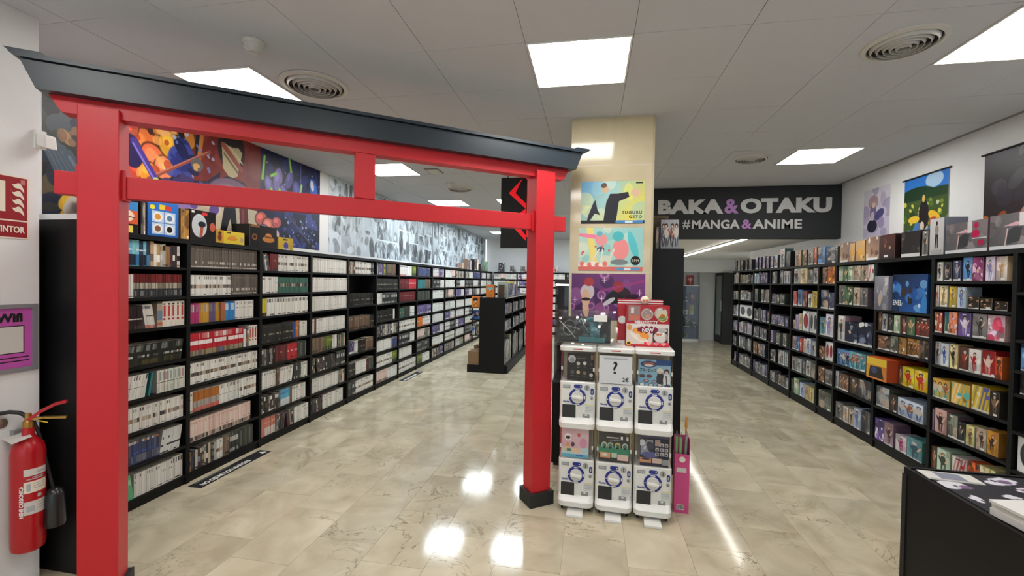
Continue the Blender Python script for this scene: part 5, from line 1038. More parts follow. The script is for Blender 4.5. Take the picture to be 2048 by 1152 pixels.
def c_green(p, r):
    p.grad((52, 50, 50), (60, 58, 56), 1.5); p.rect(.25, .66, .78, .82, (196, 196, 190)); p.rect(.33, .7, .70, .73, (150, 150, 146)); p.rect(.72, .79, .74, .86, (226, 226, 222)); p.rect(.9, .97, .72, .86, (210, 206, 200)); p.rect(.86, .98, .88, 1, (120, 90, 70))
    p.poly([(.0, .52), (1, .46), (1, .2), (0, .26)], (60, 140, 110))
    for x, c in ((.18, (196, 206, 190)), (.38, (170, 190, 170)), (.62, (216, 190, 120)), (.86, (190, 206, 190))): p.ell(x, .54, .1, .11, c); p.ell(x, .52, .07, .08, (80, 120, 100)); p.ell(x, .46, .05, .03, (30, 36, 34))
    p.rect(.04, .38, .12, .3, (226, 160, 120)); p.rect(.42, .6, .14, .3, (190, 214, 200)); p.rect(.62, .98, .06, .26, (232, 200, 190)); p.ell(.2, .22, .1, .05, (226, 226, 216))
def c_navy(p, r):
    p.grad((34, 36, 64), (28, 30, 52), .5); p.rect(.02, .45, .34, .84, (150, 152, 168)); p.blobs(8, [(60, 60, 76), (206, 206, 212), (36, 36, 46)], r, (.06, .13), (.06, .42, .4, .8)); p.ell(.35, .36, .3, .1, (90, 96, 150)); p.rect(0, 1, .9, 1, (70, 72, 104))
    for i in range(3):
        for j in range(3):
            if (i, j) != (0, 2): p.rect(.54 + .16 * i, .66 + .16 * i, .34 + .15 * j, .45 + .15 * j, (196, 196, 200)); p.rect(.57 + .16 * i, .63 + .16 * i, .36 + .15 * j, .42 + .15 * j, r.choice([(60, 60, 70), (120, 90, 80)]))
    p.rect(.52, .7, .66, .86, (176, 150, 146)); p.rect(0, .4, .1, .26, (206, 150, 110)); p.rect(.44, .76, .1, .26, (216, 190, 180)); p.rect(.78, 1, .06, .24, (150, 156, 160)); p.ell(.2, .22, .16, .03, (40, 50, 80))
RZM = math.radians(-2.4)
CARDS = [((0, c_black, (.20, .205, .018), .352), (0, c_pink, (.205, .228, -.012), .350), 'black card of small charms', 'pink and sky blue card'),
         (('q', c_quest, (.236, .205, .0), .350), (0, c_green, (.22, .225, .0), .348), 'white question mark sign', 'dark card with green baskets'),
         ((0, c_blue, (.225, .195, .0), .342), (0, c_navy, (.20, .228, .01), .346), 'light blue card with two figures', 'navy card with a grid of pictures')]
for k, (cu, cl, lu, ll) in enumerate(CARDS):
    x = -.088 + .275 * k; y = 3.287 - .0115 * k
    machine(f'white lower capsule machine on casters showing a {ll}', x, y, .0425, RZM, True, cl)
    machine(f'white upper capsule machine with flat lid showing a {lu}', x, y, .6285, RZM, False, cu)
ZT = .6285 + .6145
# ------------------------------------------------------------------ things lying on the machines
def c_bag(p, r):
    p.grad((26, 30, 32), (34, 40, 42), 0); p.rect(.62, .8, .1, 1, (44, 110, 120)); p.blobs(7, [(60, 130, 140), (36, 90, 100), (90, 150, 156)], r, (.06, .16), (.6, .82, .1, .9)); p.blobs(5, [(40, 70, 74), (20, 22, 24)], r, (.1, .2), (.2, .6, .1, .5))
    for i in range(36): a = i / 36 * 6.28; p.line(.22 + .12 * math.cos(a), .5 + .3 * math.sin(a), .22 + .12 * math.cos(a + .18), .5 + .3 * math.sin(a + .18), .014, (190, 196, 190))
    p.line(.02, .8, .34, .12, .03, (206, 210, 200)); p.line(.1, .62, .42, .42, .02, (196, 200, 190)); p.line(.5, .6, .6, .3, .014, (160, 190, 190)); p.ell(.47, .76, .07, .1, (150, 190, 190)); p.ell(.47, .76, .055, .08, (40, 46, 48)); p.line(.44, .9, .5, .6, .02, (214, 220, 214)); p.rect(.4, .9, .0, .16, (70, 140, 150))
bag = thing('wrapped_cushion', 'black and teal printed cushion in a crinkled clear plastic bag on the capsule machines', 'cushion', (-.055, 3.37, ZT), RZM)
m = MB(); tilt = Matrix.Rotation(math.radians(-24), 4, 'X'); nx, nz = 14, 8
def bulge(u, v): return .045 * (1 - abs(2 * u - 1) ** 3) * (1 - abs(2 * v - 1) ** 3) + .012
front = [[tilt @ Vector((-.195 + .40 * i / nx, -bulge(i / nx, j / nz), .018 + .205 * j / nz)) for i in range(nx + 1)] for j in range(nz + 1)]
back = [[tilt @ Vector((-.195 + .40 * i / nx, bulge(i / nx, j / nz), .018 + .205 * j / nz)) for i in range(nx + 1)] for j in range(nz + 1)]
for j in range(nz):
    for i in range(nx):
        m.quad([front[j][i], front[j][i + 1], front[j + 1][i + 1], front[j + 1][i]], 0, uv=[(i / nx, j / nz), ((i + 1) / nx, j / nz), ((i + 1) / nx, (j + 1) / nz), (i / nx, (j + 1) / nz)])
        m.quad([back[j][i + 1], back[j][i], back[j + 1][i], back[j + 1][i + 1]], 1)
for j in range(nz): m.quad([front[j][0], front[j + 1][0], back[j + 1][0], back[j][0]], 1); m.quad([front[j][nx], back[j][nx], back[j + 1][nx], front[j + 1][nx]], 1)
for i in range(nx): m.quad([front[0][i + 1], front[0][i], back[0][i], back[0][i + 1]], 1); m.quad([front[nz][i], front[nz][i + 1], back[nz][i + 1], back[nz][i]], 1)
part('cushion', m, [ownpic('cushion_print', 192, 112, (30, 34, 36), c_bag, .5), M_DARKGREY], bag, smooth=True)
rw = random.Random(9); m = MB(); nx, nz = 26, 16
wr = [[None] * (nx + 1) for _ in range(nz + 1)]
for j in range(nz + 1):
    for i in range(nx + 1):
        u, v = i / nx, j / nz; x = -.235 + .485 * u + .012 * math.sin(v * 9 + u * 3); k = rw.uniform(-.002, .002) + .004 * math.sin(u * 17 + v * 23) + .003 * math.sin(u * 41 - v * 13)
        if v < .3: q = v / .3; p = Vector((x * (1 + .04 * (1 - q)), -.115 + .06 * q + k, .004 + .022 * q + abs(k)))
        else: q = (v - .3) / .7; p = tilt @ Vector((x, -bulge(u, q) - .016 + k, .022 + .25 * q))
        wr[j][i] = p
for j in range(nz):
    for i in range(nx): m.quad([wr[j][i], wr[j][i + 1], wr[j + 1][i + 1], wr[j + 1][i]])
part('plastic_bag', m, M_WRAP, bag, smooth=True)
lb = MB(); lb.box(-.002, .098, -.0012, 0, 0, .052, M=tilt @ Matrix.Translation((.08, -.073, .165))); part('white_label', lb, M_OFFWHITE, bag)
def c_kitty(p, r):
    p.grad((214, 196, 186), (226, 212, 204), 1.5); p.rect(0, 1, .55, 1, (176, 34, 44)); p.rect(.0, 1, .46, .55, (226, 214, 210)); p.rect(.04, .32, .62, 1, (150, 120, 116)); p.rect(.1, .17, .8, .95, (206, 206, 206)); p.rect(.06, .3, .64, .76, (196, 110, 90))
    p.ell(.48, .79, .15, .15, (196, 190, 186)); p.ell(.48, .78, .12, .12, (160, 140, 136)); p.ell(.5, .74, .07, .05, (206, 150, 130)); p.ell(.8, .82, .16, .15, (206, 200, 190)); p.ell(.84, .72, .13, .12, (226, 206, 160)); p.ell(.84, .69, .1, .07, (110, 140, 60)); p.ell(.84, .76, .06, .04, (196, 110, 50)); p.ell(.88, .93, .05, .04, (206, 30, 50))
    p.rect(.62, .97, .1, .45, (60, 40, 40)); p.ell(.8, .24, .17, .14, (222, 216, 212)); p.ell(.76, .3, .07, .03, (206, 110, 80)); p.ell(.82, .4, .14, .06, (190, 184, 180)); p.ell(.26, .36, .12, .09, (226, 140, 50)); p.ell(.4, .24, .14, .11, (226, 130, 40)); p.ell(.3, .22, .24, .08, (236, 230, 220), -.5, .7); p.ell(.42, .27, .1, .07, (232, 150, 60)); p.ell(.26, .37, .09, .06, (236, 160, 70)); p.ell(.07, .46, .06, .08, (216, 150, 90))
    for i in range(11): p.ell(.5 + .21 * math.cos(i * .571), .41 + .06 * math.sin(i * .571), .04, .035, (130, 24, 54))
    p.ell(.5, .41, .2, .055, (130, 24, 54)); p.rect(0, 1, 0, .05, (190, 36, 48)); p.ell(.06, .07, .06, .055, (236, 190, 60)); p.ell(.06, .07, .04, .035, (50, 36, 30))
    for i in range(7): p.ell(.45 + i * .085, .07, .035, .05, [(226, 60, 70), (240, 150, 160), (226, 60, 70), (236, 120, 140)][i % 4])
bx = thing('toy_box', 'red and white toy box reading HELLO KITTY with clear domes, on the capsule machines', 'box', (.423, 3.40, ZT), math.radians(2))
b = MB(); b.box(-.158, .158, 0, .085, 0, .312, c=lin((150, 30, 38))); part('carton', b, M_VC, bx, bevel=.004)
m = MB(); sheet(m, (-.156, -.0012, .002), (1, 0, 0), (0, 0, 1), .312, .308, .001, 0); fr = part('printed_front', m, [ownpic('toy_box_print', 192, 192, (200, 200, 200), c_kitty, .3), M_VC], bx)
text('lettering', 'HELLO KITTY', .029, M_INKWHITE, fr, (-.095, -.0012, .1745), (1, 0, 0), (0, 0, 1), bold=.0014, extrude=.0004, sx=.95)
text('lettering', 'NEW', .036, M_INKWHITE, fr, (0, -.0012, .113), (1, 0, 0), (0, 0, 1), bold=.0014, extrude=.0004, align='CENTER')
for cx, cz, rr in ((-.008, .245, .048), (.095, .25, .052), (.092, .075, .05)):
    m = MB(); m.lathe([(rr, 0), (rr * .92, -.014), (rr * .7, -.026), (rr * .35, -.033), (.0001, -.035)], 24, M=Matrix(((1, 0, 0, cx), (0, 0, 1, -.0015), (0, -1, 0, cz), (0, 0, 0, 1))), cap=False)
    part('clear_dome', m, M_CLEAR, bx, smooth=True)
bx = thing('toy_box', 'plain red toy box with white stripes behind the HELLO KITTY box', 'box', (.377, 3.50, ZT), math.radians(1))
b = MB(); b.box(-.168, .168, 0, .075, 0, .35, c=lin((176, 28, 40))); part('carton', b, M_VC, bx, bevel=.003)
for z in (.318, .336): part('white_stripe', B(-.1685, .1685, -.0008, .0, z, z + .007), M_INKWHITE, bx)
part('white_foot', B(-.1685, -.1, -.0008, 0, .0, .03), M_INKWHITE, bx)
m = MB(); m.lathe([(.03, -.0006), (.0001, -.0007)], 24, M=Matrix(((1, 0, 0, -.135), (0, 0, 1, 0), (0, -1, 0, .19), (0, 0, 0, 1))), cap=False); part('white_spot', m, M_INKWHITE, bx)
cp = thing('toy_capsule', 'small white and orange ball capsule on top of the red toy box', 'toy', (.405, 3.455, ZT + .3121))
m = MB(); m.lathe([(.0001, 0)] + [(.034 * math.sin(a), .034 - .034 * math.cos(a)) for a in (0.3, .6, .9, 1.2, 1.45)], 24, cap=False); part('lower_half', m, M_OFFWHITE, cp, smooth=True)
m = MB(); m.lathe([(.034 * math.sin(a), .034 - .034 * math.cos(a)) for a in (1.45, 1.7, 2.0, 2.4, 2.8)] + [(.0001, .068)], 24, cap=False); part('upper_half', m, M_CREAM, cp, smooth=True)
m = MB(); m.box(-.016, .02, -.0335, -.030, .026, .042); part('orange_mark', m, mat('orange', (214, 110, 50), .4), cp, bevel=.004)
en = thing('flat_packet', 'flat glossy white packet lying on the middle capsule machine', 'packet', (.19, 3.36, ZT), RZM)
m = MB(); m.hexa([Vector(v) for v in ((-.03, -.08, .0), (.05, -.08, .0), (.05, .10, .0), (-.03, .10, .0), (-.03, -.08, .004), (.05, -.08, .004), (.05, .1, .012), (-.03, .1, .012))]); part('sleeve', m, M_OFFWHITE, en); part('seal_strip', B(-.03, .05, -.081, -.074, .0042, .0052), M_WHITE, en)
# ------------------------------------------------------------------ pink box with rolls
px = thing('poster_box', 'tall pink open card box of wrapped rolls standing beside the capsule machines', 'box', (.695, 3.42, 0), math.radians(-3))
for nm, a in (('front_panel', (-.052, .052, 0, .003, 0, .445)), ('side_panel', (-.052, -.049, .003, .10, 0, .445)), ('side_panel', (.049, .052, .003, .10, 0, .56)), ('back_panel', (-.049, .049, .097, .10, 0, .56)), ('bottom_panel', (-.049, .049, .003, .097, 0, .004))): part(nm, B(*a), M_PINKCARD, px)
fr = px.children[0]
part('white_sticker', rrect(-.005, .325, .07, .035, .003, -.001, .0009), M_OFFWHITE, px); part('barcode', B(-.035, .02, -.001, -.0001, .025, .065), M_OFFWHITE, px)
for q in range(8): part('bar', B(-.031 + q * .006, -.031 + q * .006 + (.0035 if q % 3 else .002), -.0016, -.001, .032, .060), M_INK, px)
m = MB(); m.lathe([(.022, -.0008), (.0001, -.0009)], 20, M=Matrix(((1, 0, 0, 0), (0, 0, 1, 0), (0, -1, 0, .405), (0, 0, 0, 1))), cap=False); part('pale_print', m, M_CREAM, px)
for i, (dx, dy, mt, lb, top, ln) in enumerate(((-.034, .05, M_GREENROLL, 'pale green wrapped roll, the outer one by the machines, in the pink box', .60, 0), (-.008, .035, M_GREENROLL, 'pale green wrapped roll, the middle one in the pink box', .595, 0), (.016, .045, M_GREYROLL, 'grey-green wrapped roll beside the wooden stick in the pink box', .60, .02))):
    t = thing('wrapped_roll', lb, 'roll', (.695 + dx, 3.42 + dy, .0045), 0, 'rolls in the pink box')
    m = MB(); m.tube([(0, 0, 0), (ln * .5, 0, .3), (ln, 0, top - .04)], .0115, 12); part('roll', m, mt, t, smooth=True); m = MB(); m.tube([(ln, 0, top - .04), (ln, 0, top)], [.0115, .006], 12); part('twisted_end', m, M_WRAP, t, smooth=True)
t = thing('wooden_stick', 'thin orange-brown wooden stick standing in the pink box', 'stick', (.722, 3.4925, .0045)); m = MB(); m.tube([(0, 0, 0), (.012, .008, .62)], .006, 10); part('shaft', m, mat('orange_wood', (190, 130, 70), .5), t, smooth=True); m = MB(); m.tube([(.012, .008, .62), (.016, .01, .70)], [.012, .009], 10); part('tip', m, mat('orange_wood_tip', (206, 140, 60), .5), t, smooth=True)

# ------------------------------------------------------------------ black cabinets, vitrine and hanging sign around the column
t = thing('cabinet', 'low black cabinet under the glass vitrine beside the stone column', 'cabinet', (.0, 4.06, 0)); part('body', B(-.34, .28, 0, .45, .03, .78), M_BLACK, t); part('plinth', B(-.32, .26, .02, .43, 0, .03), M_INK, t); part('worktop', B(-.345, .285, -.003, .455, .78, .80), M_DARKGREY, t)
v = thing('vitrine', 'glass display vitrine with lit top on the low black cabinet', 'vitrine', (.0, 4.08, .8005))
part('glass_pane', B(-.33, .26, 0, .004, .012, .90), M_GLASS, v); part('glass_pane', B(-.33, -.326, .004, .40, .012, .90), M_GLASS, v)
part('base_frame', B(-.335, .265, -.003, .41, 0, .012), M_DARKGREY, v); part('top_frame', B(-.335, .265, -.003, .41, .90, .945), M_DARKGREY, v); part('back_panel', B(-.33, .26, .40, .41, .012, .9), mat('vitrine_back', (70, 74, 84), .5), v)
part('light_strip', B(-.325, .255, .004, .05, .885, .8995), M_VITLIGHT, v)
for z in (.3, .6): part('glass_shelf', B(-.325, .255, .01, .395, z, z + .006), M_GLASS, v)
t = thing('cabinet', 'tall black cabinet standing behind the stone column and the capsule machines', 'cabinet', (.56, 4.1, 0)); part('side_panel', B(-.26, .25, 0, .02, .0, 2.035), M_BLACK, t); part('carcass', B(-.26, .25, .02, .40, .02, 2.035), M_BLACK, t); part('plinth', B(-.255, .245, .03, .38, 0, .02), M_INK, t)
t = thing('wooden_chest', 'brown wooden chest on top of the tall black cabinet', 'chest', (.58, 4.25, 2.0355))
part('body', B(-.20, .10, 0, .22, 0, .29), M_WOOD, t); part('top_board', B(-.21, .115, -.012, .23, .29, .315), M_WOOD, t); part('upright', B(.085, .11, -.012, 0, .0, .29), M_WOOD, t)
for z in (.06, .17): part('drawer_front', B(-.19, .075, -.008, 0, z, z + .095), M_WOOD, t)
figbox('gw', 'm', (.685, 4.165, 2.0355), .155, .26, .10, 'y', 'grey and white figure box standing on the tall black cabinet', 'boxes by the column', 5400)
figbox('gy', 'g', (.585, 4.175, 2.0355), .03, .20, .08, 'y', 'thin grey box leaning beside the figure box on the tall cabinet', 'boxes by the column', 5401)
hs = thing('hanging_sign', 'black hanging sign with red zigzag strokes behind the torii post', 'sign', (-.88, 5.5, 2.145))
part('board', B(-.285, .28, 0, .05, 0, .90), M_INK, hs, bevel=.006)
for x in (-.2, .2): m = MB(); m.tube([(x, .025, .90), (x, .025, H - 2.145 - .003)], .006, 8); part('hanger', m, M_DARKGREY, hs)
def stroke(pts): m = MB(); m.prism(pts, .008, M=Matrix.Translation((0, -.0085, 0))); part('red_stroke', m, M_LOGORED, hs)
stroke([(-.012, .875), (-.178, .70), (.04, .50), (.045, .56), (-.095, .70)][::-1]); stroke([(.04, .50), (-.178, .33), (.05, .09), (.05, .155), (-.085, .33), (.05, .455)][::-1])
stroke([(.055, .14), (.072, .14), (.072, .91), (.03, .895), (.055, .865)]); stroke([(.10, .10), (.24, .33), (.10, .50), (.10, .44), (.16, .33), (.10, .18)])

# ------------------------------------------------------------------ free-standing shelf island in the manga aisle
isl = thing('shelf_island', 'black free-standing shelf island with plain end panel in the manga aisle', 'shelf', (-1.8, 7.88, 0))
part('end_panel', B(-.24, .24, 0, .03, 0, 1.405), M_BLACK, isl); part('top_board', B(-.24, .25, .03, 3.2, 1.385, 1.41), M_BLACK, isl); part('spine_panel', B(-.20, -.16, .03, 3.2, 0, 1.385), M_BLACK, isl)
part('base_step', B(-.47, -.241, 0, 3.2, 0, .14), M_BLACK, isl); part('kick_plinth', B(-.16, .30, .03, 3.2, 0, .155), M_BLACK, isl); part('pale_edge', B(.25, .254, .03, 3.2, 1.39, 1.408), M_OFFWHITE, isl)
for y in (.85, 1.65, 2.45, 3.18): part('divider', B(-.16, .24, y, y + .025, .155, 1.385), M_BLACK, isl)
for z in (.76, 1.08): part('shelf_board', B(-.16, .235, .03, 3.2, z, z + .02), M_BLACK, isl)
r = random.Random(77)
for bi, (b0, b1) in enumerate(((.04, .84), (.88, 1.64), (1.68, 2.44), (2.48, 3.17))):
    for z, hg, sn in ((.156, .5, 'bottom'), (.7805, .2, 'middle'), (1.1005, .2, 'top')):
        y = 7.88 + b0 + .02; n = 0
        while True:
            wd = r.uniform(.07, .15); key = r.choice(['gy', 'gw', 'cl', 'dg', 'wb'] if z < .5 else POOL + ['sk', 'nv', 'tn']); n += 1
            if y + wd > 7.88 + b1 - .01: break
            figbox(key, 'a', (-1.635, y + wd / 2, z), wd - .004, hg * r.uniform(.85, 1), .12, 'X', f'{KEY[key][0]} art book, {nth(n)} on the {sn} shelf, {nth(bi + 1)} island bay', 'art books in the shelf island', 6000 + n + bi * 100 + int(z * 20), name='art_book'); y += wd
def p_orange(p, r):
    p.grad((216, 130, 50), (206, 110, 50), 1.3); p.ell(.35, .72, .18, .1, (90, 180, 196)); p.ell(.7, .7, .2, .1, (90, 176, 190)); p.ell(.5, .6, .08, .1, (226, 196, 170)); p.poly([(.1, .1), (.5, .5), (.9, .1)], (196, 120, 50)); p.ell(.72, .5, .08, .06, (50, 40, 44)); p.ell(.25, .52, .07, .05, (70, 50, 44))
def p_orange2(p, r):
    p.grad((222, 140, 60), (206, 116, 50), 1.3); p.ell(.45, .72, .3, .18, (40, 34, 34)); p.ell(.46, .52, .15, .12, (222, 186, 150)); p.ell(.5, .3, .2, .14, (206, 150, 90)); p.line(.2, .15, .75, .5, .05, (120, 70, 40)); p.line(.75, .2, .4, .5, .04, (140, 90, 60))
def p_blueb(p, r):
    p.grad((40, 60, 110), (60, 120, 190), .2); p.blobs(10, [(40, 130, 206), (30, 36, 60), (206, 170, 150), (70, 60, 80)], r, (.08, .2))
figbox('og', 'a', (-1.86, 7.99, 1.4106), .155, .235, .12, 'y', 'orange box set with two pale blue shapes at the end of the shelf island', 'books on the shelf island', 6200, own=ownpic('island_print', 80, 110, (200, 120, 50), p_orange))
rowb = [('bn', .13, .24, .1), ('wb', .05, .29, .2), ('br', .16, .27, .15), ('bl', .2, .26, .15), ('bk', .14, .26, .15), ('dg', .1, .24, .14), ('li', .2, .24, .15), ('wu', .12, .23, .15), ('db', .16, .23, .12), ('mr', .1, .24, .14), ('gy', .14, .22, .12)]
y = 8.08
for i, (key, wd, hg, dp) in enumerate(rowb):
    figbox(key, 'a', (-1.68, y + wd / 2, 1.4106), wd - .004, hg, dp, 'X', f'{KEY[key][0]} box set standing on the shelf island, {nth(i + 1)} behind the orange one', 'books on the shelf island', 6210 + i); y += wd
figbox('ye', 's', (-1.66, 8.85, 1.6726), .26, .035, .16, 'X', 'flat yellow box lying on the row of box sets on the island', 'books on the shelf island', 6240)
rk = thing('display_rack', 'black wire display rack on the aisle side of the shelf island', 'rack', (-2.045, 7.95, .5))
for z in (.18, .47, .70): part('ledge', B(-.19, 0, 0, .45, z, z + .012), M_BLACK, rk); part('lip', B(-.196, -.19, 0, .45, z, z + .03), M_BLACK, rk)
m = MB(); 
for y_ in (.01, .44): part('upright', B(-.012, 0, y_, y_ + .012, .1, .9), M_BLACK, rk)
figbox('og', 'a', (-2.145, 8.06, 1.2128), .17, .205, .14, 'y', 'orange box set with dark rounded shape on the wire rack', 'books on the display rack', 6250, own=ownpic('island_print', 80, 110, (200, 120, 50), p_orange2))
figbox('bl', 'a', (-2.135, 8.04, .9828), .18, .17, .12, 'y', 'blue picture book on the middle of the wire rack', 'books on the display rack', 6251, own=ownpic('island_print', 80, 80, (60, 90, 150), p_blueb))
figbox('wu', 'g', (-2.18, 8.03, .6928), .07, .16, .1, 'y', 'pale book on the lowest ledge of the wire rack', 'books on the display rack', 6252); figbox('ge', 'g', (-2.10, 8.03, .6928), .06, .2, .1, 'y', 'grey-green book on the lowest ledge of the wire rack', 'books on the display rack', 6253)
for i, (y_, hg, wd) in enumerate(((8.0, .25, .2), (8.42, .30, .2))):
    t = thing('carton', f'brown cardboard carton on the low step of the shelf island, {"nearest" if i == 0 else "further back"}', 'box', (-2.155, y_, .1405), 0, 'cartons on the island step'); part('body', B(-.105, .105, -.1, .26, 0, hg), M_CARTON, t, bevel=.003); part('tape', B(-.025, .025, -.1, .26, hg, hg + .0008), mat('tape', (166, 140, 104), .3), t)

# ------------------------------------------------------------------ far end: back bookcases, things on top, glass case, doors
back = None
for k in range(4):
    lb = f'black bookcase against the back wall, {nth(k + 1)} from the manga wall corner'
    if back is None: back = bookcase('bookcase', lb, .8, .28, ZL, 2.02, (-3.2, 14.1, 0), 0, 'bookcases on the back wall')
    else: c = copy_tree(back); c.location = (-3.2 + .8 * k, 14.1, 0); c['label'] = lb
FARM = MB(); r = random.Random(55)
for k in range(4):
    for q in range(8):
        x = -3.2 + .8 * k + .022; sty = r.choice(NCELL)
        while x < -3.2 + .8 * k + .75:
            th = ST[sty][1] * 1.3; sub = MB(); book_faces(sub, sty, -th / 2 + .0003, th / 2 - .0003, ZL[q] + .0004, ST[sty][2], 0, .12, r)
            if r.random() < .12: sty = r.choice(NCELL)
            n0 = len(FARM.v); FARM.v += [(x + th / 2 + b, 14.112 - a, z) for a, b, z in sub.v]; FARM.f += [tuple(n0 + i for i in f) for f in sub.f]; FARM.m += sub.m; FARM.c += sub.c; FARM.uv += sub.uv; x += th
o = part('back_wall_volumes', FARM, M_BOOK, None); tag(o, 'pale volumes filling the bookcases against the back wall', 'book', 'volumes on the back wall', 'stuff')
for i in range(14):
    key = r.choice(['gy', 'bk', 'wb', 'pi', 'br', 'dg', 'tn', 'wr']); hg = r.uniform(.15, .34); wd = r.uniform(.1, .2)
    if i < 8: figbox(key, 'a', (-3.38, 11.0 + i * .38 + (.1 if i % 2 else 0), 2.0206), wd, hg, .12, 'X', f'{KEY[key][0]} box on the far manga bookcases, {nth(i + 1)} towards the back', 'boxes on the far bookcases', 6300 + i)
    else: figbox(key, 'a', (-2.95 + (i - 8) * .36, 14.2, 2.0206), wd, hg, .12, 'y', f'{KEY[key][0]} box on the back wall bookcases, {nth(i - 7)} from the corner', 'boxes on the far bookcases', 6300 + i)
gc = thing('display_case', 'tall glass display case with white base and shelves at the far end', 'case', (2.98, 13.95, 0))
part('base', B(-.23, .23, 0, .40, 0, .05), M_WHITE, gc); part('top_board', B(-.23, .23, 0, .40, 1.66, 1.69), M_WHITE, gc); part('back_panel', B(-.22, .22, .39, .40, .05, 1.66), mat('case_back', (112, 118, 142), .6), gc)
for x in (-.225, .221): part('glass_side', B(x, x + .004, .0, .39, .05, 1.66), M_GLASS, gc)
part('glass_door', B(-.22, .22, 0, .004, .05, 1.66), M_GLASS, gc)
for z in (.40, .78, 1.18): part('glass_shelf', B(-.215, .215, .01, .385, z, z + .008), M_GLASS, gc)
for i, (x, z, key, hg, wd) in enumerate(((-.1, .0505, 'ge', .2, .12), (-.08, .4085, 'bk', .3, .2), (.12, .4085, 'dg', .22, .14), (-.12, .7885, 'wb', .14, .12), (.05, .7885, 'ye', .3, .12), (-.12, 1.1885, 'nv', .2, .12), (.08, 1.1885, 'dr', .26, .16), (.0, 1.6906, 're', .3, .2))):
    figbox(key, 'f', (2.98 + x, 14.15, z), wd, hg, .12, 'y', f'{KEY[key][0]} figure {"on top of" if i == 7 else "inside"} the far glass display case, {nth(i + 1)} from the floor', 'figures in the display case', 6400 + i)
d = part('door_1', B(3.735, 3.755, 13.42, 14.24, 0.0, 2.06), M_BLACK, None); d['kind'] = 'structure'
part('glass_pane', B(3.731, 3.735, 13.58, 14.10, .22, 1.98), mat('frosted_glass', (92, 104, 98), .25), d); part('handle', B(3.70, 3.72, 13.50, 13.52, .95, 1.25), M_SILVER, d)
d = part('wall_door_side', B(3.735, 4.3, 13.36, 13.42, 0, 2.06), mat('dark_panel', (30, 34, 33), .5), None); d['kind'] = 'structure'
part('door_stile', B(3.98, 4.03, 13.35, 13.36, 0, 2.06), M_INK, d)

# ------------------------------------------------------------------ counter and what lies on it
CX, CY, CZ = 1.40, 2.235, .915
ct = thing('counter', 'black sales counter with raised black edge at the front of the figure wall', 'counter', (CX, CY, 0))
part('side_panel', B(0, .025, -1.6, 0, .03, CZ - .03), M_BLACK, ct); part('end_panel', B(.025, 1.3, -.025, 0, .03, CZ - .03), M_BLACK, ct); part('worktop', B(.006, 1.3, -1.6, -.006, CZ - .03, CZ - .006), M_BLACK, ct); part('plinth', B(.03, 1.3, -1.6, -.03, 0, .03), M_INK, ct)
part('edge_lip', B(0, .012, -1.6, 0, CZ - .03, CZ), M_BLACK, ct); part('edge_lip', B(.012, 1.3, -.012, 0, CZ - .03, CZ), M_BLACK, ct); part('corner_post', B(-.004, .022, -.022, .004, 0, CZ - .03), M_INK, ct)
def c_mat(p, r):
    p.grad((34, 33, 40), (38, 37, 46), .4)
    for wx, wy, rx, ry in ((1.70, 2.15, .07, .05), (1.74, 2.21, .025, .012), (1.90, 2.20, .07, .03), (1.50, 2.06, .065, .045), (1.45, 2.085, .02, .016), (1.72, 2.08, .055, .028), (1.90, 2.09, .11, .05), (1.47, 1.955, .022, .034), (1.62, 2.0, .03, .02), (1.80, 2.0, .07, .03), (1.66, 1.93, .07, .035), (1.95, 1.95, .1, .05), (1.6, 1.4, .1, .06), (1.9, 1.5, .12, .06), (1.5, 1.15, .08, .05), (2.2, 1.8, .12, .06), (2.2, 1.3, .12, .06)):
        cx, cy, rx, ry = (wx - CX - .03) / 1.2, (wy - CY + 1.45) / 1.42, rx / 1.2, ry / 1.42
        for _ in range(5): p.ell(cx + r.uniform(-.6, .6) * rx, cy + r.uniform(-.6, .6) * ry, rx * r.uniform(.35, .7), ry * r.uniform(.4, .8), (206, 204, 210), r.uniform(-.3, .3), 1, 10)
        if rx > .045: p.ell(cx + .2 * rx, cy, rx * .4, ry * .4, (110, 84, 120), .2, 1, 8); p.ell(cx - .3 * rx, cy + .1 * ry, rx * .12, ry * .2, (46, 44, 54))
pm = thing('counter_mat', 'black mat printed with white blots lying on the counter', 'mat', (CX + .03, CY - 1.45, CZ - .0055))
m = MB(); m.quad([(0, 0, .003), (1.2, 0, .003), (1.2, 1.42, .003), (0, 1.42, .003)], 0, uv=UV4); m.box(0, 1.2, 0, 1.42, 0, .003, 1, skip=('t',)); part('printed_mat', m, [ownpic('mat_print', 256, 256, (34, 33, 40), c_mat, .45), M_INK], pm)
cd = thing('info_card', 'white framed card lying flat near the far corner of the counter', 'card', (CX + .118, CY - .085, CZ - .0018), math.radians(-6))
part('card', B(-.095, .095, -.045, .045, 0, .004), M_OFFWHITE, cd); part('grey_print', B(-.045, .045, -.034, .034, .004, .0048), mat('print_slate', (120, 124, 140), .5), cd); part('inner_frame', B(-.088, .088, -.04, -.038, .004, .0046), M_GREY, cd)
bs = RNG
for i, (ang, h, dx) in enumerate(((6, .024, 0), (4, .020, .006), (8, .010, -.004))):
    z = CZ - .0018 + (0, .0245, .045)[i]
    t = thing('leaflet_stack', 'thick white leaflet block, ' + ('lowest' if i == 0 else 'middle' if i == 1 else 'uppermost with black printed band') + ' of the pile on the counter', 'leaflets', (CX + .185 + dx, CY - .49, z), math.radians(ang), 'leaflet blocks on the counter')
    part('pages', B(-.155, .155, -.105, .105, 0, h), M_OFFWHITE, t, bevel=.0015); part('cover', B(-.156, .156, -.106, .106, h, h + .0004), M_WHITE, t)
    if i == 2: m = MB(); m.box(-.15, .15, -.006, .02, h + .0004, h + .0009, M=Matrix.Rotation(.5, 4, 'Z')); part('black_band', m, M_INK, t)

